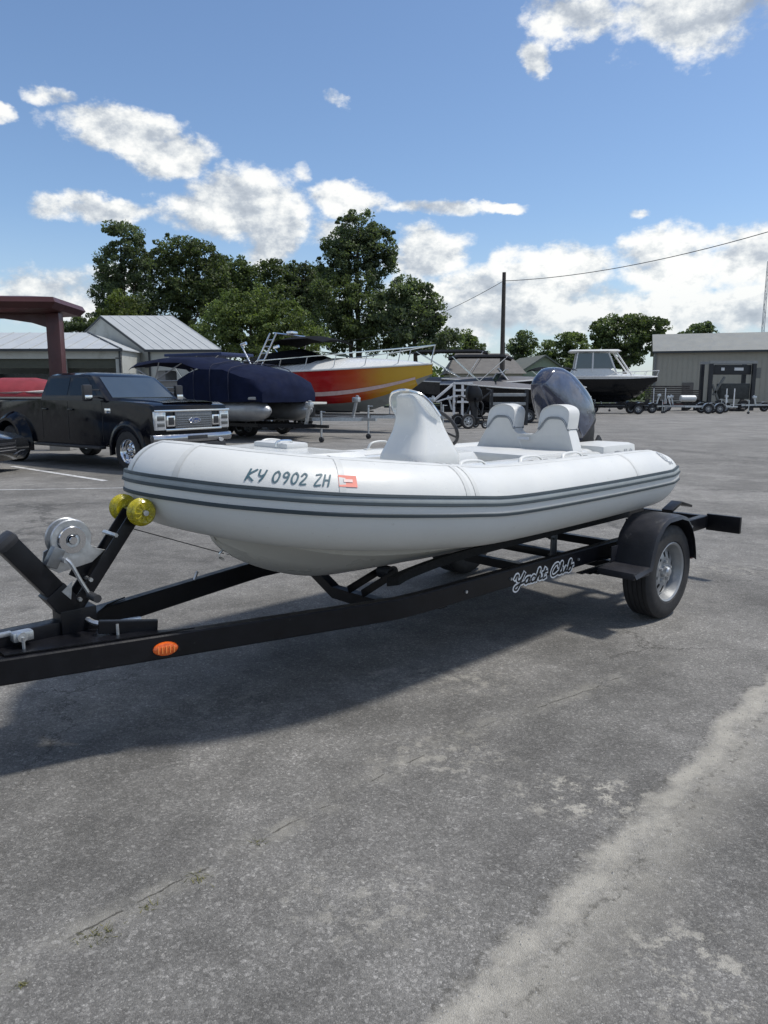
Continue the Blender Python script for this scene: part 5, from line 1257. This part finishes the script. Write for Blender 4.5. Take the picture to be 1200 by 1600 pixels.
for s in (-1, 1):
    for a, b in (((3.8, s * .9, 2.7), (3.2, s * .85, 4.15)), ((1.0, s * .9, 2.7), (1.2, s * .85, 4.15)), ((2.2, s * .92, 2.8), (2.2, s * .88, 4.15)), ((4.9, s * .6, 2.5), (3.7, s * .85, 4.15))):
        bm = BM(); tube(bm, [a, b], .06, 6); obj('hardtop_post', bm, mat('white_frame', (.7, .7, .7)), ht)
    slab('side_glass', [(1.1, s * .9, 3.05), (3.6, s * .9, 3.05), (3.3, s * .87, 4.05), (1.2, s * .87, 4.05)], WGLASS, ht, .01)
bow_rail(ht, st, .75, .40, .45, mat('white_frame', (.7, .7, .7)))
add_trailer('hardtop_trailer', (12.2, 52.6, .006), R(-10), 5.4, 1.9, 'trailer under the hardtop cruiser with black hull', BLACKP, 2, .60, False)

# outboard engine on a stand and white frame behind the console
eg = thing('engine_cart', (3.55, 30.6, .006), R(20), 'black outboard engine leaning on a wheeled cart behind the console', 'engine cart')
bm = BM(); bar(bm, (-.4, -.35, .2), (.5, -.35, .2), .06, .06); bar(bm, (-.4, .35, .2), (.5, .35, .2), .06, .06); bar(bm, (-.3, 0, .2), (.1, 0, 1.2), .08, .08); bar(bm, (.5, -.35, .2), (.1, -.1, 1.15), .05, .05); bar(bm, (.5, .35, .2), (.1, .1, 1.15), .05, .05); bar(bm, (.1, -.4, 1.18), (.1, .4, 1.18), .08, .12); obj('cart_frame', bm, BLACKP, eg)
bm = BM(); loft(bm, [cowlring(*q) for q in ((1.10, -.15, .45, .22), (1.25, -.2, .5, .25), (1.55, -.2, .42, .24), (1.74, -.12, .28, .16))]); obj('engine_cowl', bm, BLACKP, eg, sharp=40)
bm = BM(); loft(bm, [cowlring(*q) for q in ((1.12, -.1, .35, .12), (.7, 0, .32, .09), (.35, .05, .3, .06))]); box(bm, (.2, 0, .42), (.5, .3, .03), None, .005); tube(bm, [(-.05, 0, .33), (.1, 0, .33), (.4, 0, .33)], [.03, .08, .05], 10); obj('engine_leg', bm, BLACKM, eg)
for s in (-1, 1):
    for k in range(1): make_wheel(eg, (-.35, s * .48, .30), .30, .10, .2, s, seg=20, slots=5)
    make_wheel(eg, (.45, s * .42, .16), .16, .08, .09, s, seg=16, slots=5)
bm = BM(); tube(bm, smoothpts([(-.3, -.2, 1.2), (-.7, -.3, 1.3), (-.8, -.2, .9)], 4), .03, 6); tube(bm, smoothpts([(.3, .3, 1.2), (.7, .3, 1.0), (.6, .2, .5)], 4), .03, 6); tube(bm, smoothpts([(.4, -.2, 1.2), (.75, -.3, 1.5), (.6, -.2, 1.6)], 4), .04, 6); obj('hoses', bm, BLACKM, eg, kind='stuff')
sf = thing('white_lattice_stand', (3.05, 32.6, .006), R(10), 'white slatted frame standing above the black engine cart', 'slatted stand')
for x in (0, .38, .76): 
    bm = BM(); box(bm, (x, 0, .95), (.09, .09, 1.9)); obj('upright', bm, mat('white_frame', (.7, .7, .7)), sf)
for z in (1.05, 1.30, 1.55, 1.85):
    bm = BM(); box(bm, (.38, -.07, z), (.86, .05, .09)); obj('slat', bm, mat('white_frame', (.7, .7, .7)), sf)
bm = BM(); bar(bm, (0, 0, 1.85), (-.85, 0, 1.15), .08, .10); bar(bm, (0, 0, 1.30), (-.80, 0, 1.05), .06, .06); obj('brace', bm, mat('white_frame', (.7, .7, .7)), sf)
for k, (x, y, z, w) in enumerate(((5.6, 33.0, 1.05, 1.5), (5.6, 33.0, .62, 1.5))):
    pass
pk = thing('plank_rack', (5.0, 33.5, .006), R(4), 'dark rack with two pale planks behind the first headrest', 'rack')
for z in (.95, 1.35):
    bm = BM(); box(bm, (.6, 0, z), (1.7, .25, .14), None, .02); obj('plank', bm, mat('pale_grey_plank', (.30, .31, .31), .6), pk)
for x in (-.2, 1.4):
    bm = BM(); box(bm, (x, .0, .8), (.10, .3, 1.6)); obj('upright', bm, BLACKM, pk)

# row of empty trailers and yard equipment by the beige building
TG = 'empty trailers parked by the beige building'
for k, (x, y, rz, L, m, lb) in enumerate(((19.4, 52.5, 186, 3.4, GALV, 'galvanised empty trailer nearest the hardtop cruiser'), (22.2, 57.0, 190, 4.0, mat('red_brown_frame', (.16, .05, .045), .6), 'red-brown empty trailer in the middle of the trailer row'),
        (25.2, 54.0, 184, 3.6, BLACKP, 'black empty trailer below the dark steel rack'), (29.6, 55.0, 188, 3.8, GALV, 'galvanised empty trailer at the end of the trailer row'), (26.0, 60.0, 192, 4.0, BLACKP, 'black empty trailer close against the beige wall'))):
    add_trailer('empty_boat_trailer', (x, y, .006), R(rz), L, 1.5, lb, m, 1, .5, k in (0, 3), jackm=GALV, group=TG, tongue=1.2)
for k, (x, y, rz, L, m, lb) in enumerate(((17.6, 49.8, 178, 3.0, BLACKP, 'short black trailer in front of the hardtop cruiser hull'), (23.6, 50.8, 172, 3.2, GALV, 'galvanised trailer standing ahead of the red-brown one'), (31.6, 51.5, 186, 3.4, mat('red_brown_frame', (.16, .05, .045)), 'red-brown trailer cut by the frame edge'), (21.4, 61.0, 188, 3.6, BLACKP, 'black trailer behind the pallet stacks'), (28.6, 50.2, 184, 3.0, BLACKP, 'black low trailer ahead of the tyre piles'))):
    add_trailer('empty_boat_trailer', (x, y, .006), R(rz), L, 1.4, lb, m, 1 + k % 2, .48, k in (1, 2), jackm=GALV, group=TG, tongue=1.1)
rk = thing('steel_gantry', (25.4, 58.5, .006), R(0), 'tall dark steel gantry standing against the beige building wall', 'gantry')
for x in (0, 3.35):
    for y in (0, 1.6):
        bm = BM(); box(bm, (x, y, 1.9), (.26, .26, 3.8)); obj('gantry_post', bm, BLACKM, rk)
bm = BM(); box(bm, (1.68, 0, 3.72), (3.7, .3, .22)); box(bm, (1.68, 1.6, 3.72), (3.7, .3, .22)); obj('gantry_beam', bm, mat('pale_beam', (.28, .28, .27)), rk)
bm = BM(); box(bm, (1.75, .3, 3.15), (2.9, .4, .75), None, .05); cbx = obj('header_box', bm, BLACKM, rk)
bm = BM(); box(bm, (.95, .08, 3.2), (.25, .06, .22)); box(bm, (2.2, .08, 3.2), (.7, .06, .22)); obj('header_window', bm, mat('white_frame', (.7, .7, .7)), cbx)
bm = BM(); box(bm, (2.0, .4, 1.5), (2.3, .8, 1.2), None, .06); obj('machine_body', bm, mat('dark_machine_grey', (.035, .037, .035), .6, 0, .5, 4), rk)
bm = BM(); box(bm, (3.75, .2, 2.9), (.35, .3, .8)); obj('side_box', bm, mat('dusty_steel', (.14, .14, .13), .6), rk)
for a, b in (((.3, 0, 1.2), (1.1, 0, 2.6)), ((.8, 0, .6), (.2, 0, 2.0))):
    bm = BM(); bar(bm, a, b, .15, .15); obj('gantry_arm', bm, mat('dusty_steel', (.14, .14, .13), .6), rk)
for k, x in enumerate((.75, 2.6)): make_wheel(rk, (x, -.2, .42), .42, .3, .22, -1, seg=20, slots=5)
for k, (x, y, w, h, lb) in enumerate(((20.9, 58, 1.1, 1.15, 'narrow dark pallet stack beside the hardtop cruiser bow'), (22.6, 58, 1.7, 1.2, 'wide dark pallet stack in front of the beige wall'), (24.2, 59, 1.1, .8, 'low dark pallet stack next to the steel gantry'))):
    ps = thing('pallet_stack', (x, y, .006), R(3 * k), lb, 'pallets')
    n = int(h / .16)
    for i in range(n):
        bm = BM(); box(bm, (0, 0, .9 + .16 * i - (.0)), (w, .9, .10)); obj('pallet', bm, mat('brown_timber', (.06, .05, .045), .8, 0, .4, 5), ps)
    for s in (-1, 1): bm = BM(); box(bm, (s * (w / 2 - .06), 0, .42), (.10, .8, .84)); obj('stand_leg', bm, BLACKM, ps)
wr_ = thing('white_drum', (22.0, 54.2, .006), 0, 'small white plastic drum lying on the red-brown trailer', 'drum')
bm = BM(); lathe(bm, [(-.55, 0), (-.55, .20), (-.5, .24), (.5, .24), (.55, .20), (.55, 0)], 'x', 18, (0, 0, .98)); obj('drum_shell', bm, GEL, wr_)
for k, (x, y) in enumerate(((27.0, 56.6), (30.6, 57.2))):
    w = thing('wheel_chock_pile', (x, y, .006), 0, ('pile of dark tyres below the steel gantry', 'pile of dark tyres at the end of the lot')[k], 'tyres')
    for i in range(3):
        bm = BM(); lathe(bm, [(-.1, .18), (-.11, .3), (-.07, .34), (.07, .34), (.11, .3), (.1, .18)], 'z', 18, (.5 * (i - 1) if i < 2 else -.2, 0, .12 if i < 2 else .34)); obj('tyre', bm, TYRE, w)

# ================================================================== trees
def tree(loc, H, lobes, label, col, nleaf=9000, leaf=.34, conifer=False, rz=0, group='trees behind the boat yard', trunk=.3, cname='tree', forks=5, gap=.0):
    """lobes: list of (x, z, rx, rz) ellipsoids in the tree's own frame (metres)"""
    o = thing(cname, loc, rz, label, 'tree', group)
    g = np.random.default_rng(int(abs(loc[0]) * 100 + H * 7))
    bm = BM(); tube(bm, [(0, 0, -.1), (.1, 0, H * .3), (-.1, .1, H * .62), (0, 0, H * .88)], [trunk, trunk * .8, trunk * .45, .05], 8)
    for (x, z, rx, rz_) in lobes[:forks]:
        zz = min(z * .55, H * .5); tube(bm, [(0, 0, zz), (x * .55, 0, (zz + z) / 2 + .2), (x, 0, z + rz_ * .3)], [trunk * .4, trunk * .22, .04], 5)
    obj('trunk', bm, BARK, o)
    P = []; vol = np.array([rx * rz_ for _, _, rx, rz_ in lobes]); cnt = (vol / vol.sum() * nleaf * 2.1).astype(int)
    for (x, z, rx, rz_), c in zip(lobes, cnt):
        # sub clumps inside each lobe, leaves gather round them
        rx *= 1.10; rz_ *= 1.04; nc = max(10, int(rx * rz_ * 14)); d = g.normal(size=(nc, 3)); d /= np.linalg.norm(d, axis=1)[:, None]
        rr_ = g.uniform(.45, 1.0, nc)[:, None] ** .6; rr_[: nc // 6] *= 1.22
        cc = np.array([x, 0, z]) + d * rr_ * np.array([rx, rx * .9, rz_]); w = g.integers(0, nc, c)
        sz = g.uniform(.32, .85, nc)[:, None]; sz[: nc // 6] *= .55
        e = g.normal(size=(c, 3)); e /= np.linalg.norm(e, axis=1)[:, None]
        P.append(cc[w] + e * (g.uniform(.3, 1, c)[:, None] ** .5) * sz[w] * np.array([1.15, 1.15, .75]))
    P = np.concatenate(P); n = len(P)
    a = g.normal(size=(n, 3)); a /= np.linalg.norm(a, axis=1)[:, None]; b = np.cross(a, g.normal(size=(n, 3))); b /= np.linalg.norm(b, axis=1)[:, None]
    s = (g.uniform(.5, 1.15, n) * leaf / 2)[:, None]
    V = np.stack([P - a * s, P - b * s * .62, P + a * s, P + b * s * .62], 1).reshape(-1, 3)
    me = bpy.data.meshes.new('crown'); me.vertices.add(4 * n); me.loops.add(4 * n); me.polygons.add(n)
    me.vertices.foreach_set('co', V.astype(np.float32).ravel()); me.loops.foreach_set('vertex_index', np.arange(4 * n, dtype=np.int32))
    me.polygons.foreach_set('loop_start', np.arange(0, 4 * n, 4, dtype=np.int32)); me.polygons.foreach_set('loop_total', np.full(n, 4, dtype=np.int32))
    me.update(); me.validate(); me.materials.append(col)
    c = bpy.data.objects.new('crown', me); COL.objects.link(c); c.parent = o
    return o
LD = leafmat('dark_green_leaf', (.080, .118, .064)); LM = leafmat('mid_green_leaf', (.092, .135, .060)); LC = leafmat('blue_green_leaf', (.082, .118, .080)); LG = leafmat('olive_leaf', (.085, .12, .045))
def px_tree(px_lobes, Y, label, col, **kw):
    """lobe positions given as px on the photograph at distance Y, turned into metres"""
    k = Y / FPX; L = [((x - 600) * k, HGT + (HOR - y - 9) * k, rx * k, ry * k) for x, y, rx, ry in px_lobes]
    cx = kw.pop('cx', None); cx = (sum(l[0] for l in L) / len(L)) if cx is None else (cx - 600) * k
    H = max(l[1] + l[3] for l in L); return tree((cx, Y, 0), H, [(x - cx, z, rx, rz_) for x, z, rx, rz_ in L], label, col, **kw)
px_tree([(212, 378, 24, 26), (196, 415, 24, 28), (232, 420, 22, 30), (185, 455, 22, 24), (222, 462, 30, 28), (180, 490, 20, 18), (215, 500, 34, 24)], 84, 'tall airy tree behind the gable shed, leftmost of the tall group', LC, nleaf=13000, trunk=.4)
px_tree([(290, 395, 30, 24), (325, 400, 26, 22), (268, 430, 28, 28), (335, 440, 30, 32), (300, 450, 36, 34), (270, 480, 34, 34), (330, 490, 40, 34)], 86, 'broad dense tree between the airy tree and the low middle trees', LD, nleaf=15000, trunk=.4)
px_tree([(382, 425, 18, 18), (405, 440, 24, 22), (430, 425, 18, 20), (395, 470, 34, 30), (430, 470, 30, 30)], 90, 'lower dark tree filling the dip in the tree line', LD, nleaf=9000)
px_tree([(455, 430, 20, 18), (480, 435, 20, 20), (465, 465, 34, 30), (500, 470, 24, 28)], 92, 'dark rounded tree just beside the tallest tree', LC, nleaf=8000)
px_tree([(562, 362, 26, 22), (535, 385, 24, 22), (590, 385, 26, 24), (555, 400, 34, 26), (525, 420, 26, 22), (595, 415, 22, 20), (560, 440, 34, 26)], 82, 'tallest tree with rounded airy crown in the middle of the tree line', LC, nleaf=12000, trunk=.4, gap=1)
px_tree([(530, 460, 36, 30), (560, 490, 44, 34), (520, 510, 40, 30), (585, 520, 40, 26)], 80, 'dense dark tree at the foot of the tallest tree', LD, nleaf=11000)
px_tree([(625, 455, 24, 20), (655, 465, 26, 22), (600, 480, 26, 26), (640, 495, 36, 28), (672, 490, 18, 22), (650, 525, 40, 22), (690, 525, 26, 18)], 78, 'spreading tree at the far end of the tall group', LC, nleaf=13000)
px_tree([(370, 480, 34, 26), (410, 475, 34, 26), (345, 510, 34, 28), (395, 510, 44, 30), (440, 500, 40, 32), (470, 530, 40, 30), (340, 540, 30, 20), (420, 545, 50, 24)], 66, 'bright green bushy tree in front of the dark tree line', LM, nleaf=17000, leaf=.28)
px_tree([(205, 475, 22, 18), (190, 495, 26, 16), (225, 500, 24, 16)], 74, 'small olive tree rising over the gable shed roof', LG, nleaf=4500, leaf=.28)
px_tree([(352, 425, 22, 20), (368, 450, 26, 26), (345, 460, 26, 24), (500, 440, 20, 20), (488, 460, 24, 22)], 94, 'dark tree filling the gaps low behind the bushy tree', LD, nleaf=8000, leaf=.4)
px_tree([(135, 503, 14, 10), (122, 508, 10, 8), (150, 508, 12, 8)], 110, 'small distant tree above the low garage roof', LC, nleaf=2500, group=None)
px_tree([(728, 520, 10, 10), (735, 535, 16, 12), (722, 550, 18, 12), (745, 552, 16, 12)], 84, 'small pointed tree left of the utility pole', LD, nleaf=3200, group=None)
px_tree([(812, 520, 8, 8), (805, 532, 14, 8), (822, 530, 12, 8), (812, 545, 20, 10)], 95, 'small spiky tree just beyond the utility pole', LC, nleaf=2800, group=None)
px_tree([(885, 528, 20, 12), (862, 540, 22, 12), (905, 540, 22, 16), (880, 560, 34, 16), (915, 565, 26, 16), (850, 555, 14, 12)], 92, 'low wide tree behind the outboard motor', LD, nleaf=8000, group=None)
px_tree([(945, 505, 22, 16), (975, 500, 22, 12), (1005, 508, 22, 16), (960, 525, 34, 18), (1000, 530, 24, 16), (935, 525, 16, 14), (965, 550, 30, 16)], 88, 'rounded dark tree above the hardtop cruiser', LD, nleaf=10000, group=None, trunk=.4)
px_tree([(1085, 510, 16, 10), (1070, 518, 14, 8), (1060, 522, 14, 7), (1092, 522, 12, 8)], 100, 'small tree crown showing above the beige building roof', LC, nleaf=3000, group=None)
# far wooded edge closing the horizon
tb = BM()
g = np.random.default_rng(3); n = 26000
X = g.uniform(-170, 190, n); Yb = 128 + g.uniform(-6, 6, n); hh = 4.6 + 1.3 * np.sin(X * .11) + .9 * np.sin(X * .37 + 1) + .6 * np.sin(X * .9)
Z = g.uniform(0, 1, n) ** .7 * hh; P = np.stack([X, Yb, Z], 1)
a = g.normal(size=(n, 3)); a /= np.linalg.norm(a, axis=1)[:, None]; b = np.cross(a, g.normal(size=(n, 3))); b /= np.linalg.norm(b, axis=1)[:, None]
s = (g.uniform(.5, 1.1, n) * .55)[:, None]; V = np.stack([P - a * s, P - b * s * .7, P + a * s, P + b * s * .7], 1).reshape(-1, 3)
me = bpy.data.meshes.new('far_woods'); me.vertices.add(4 * n); me.loops.add(4 * n); me.polygons.add(n)
me.vertices.foreach_set('co', V.astype(np.float32).ravel()); me.loops.foreach_set('vertex_index', np.arange(4 * n, dtype=np.int32))
me.polygons.foreach_set('loop_start', np.arange(0, 4 * n, 4, dtype=np.int32)); me.polygons.foreach_set('loop_total', np.full(n, 4, dtype=np.int32))
me.update(); me.materials.append(LD); fo = bpy.data.objects.new('far_woods', me); COL.objects.link(fo); fo['kind'] = 'stuff'; tb.free()
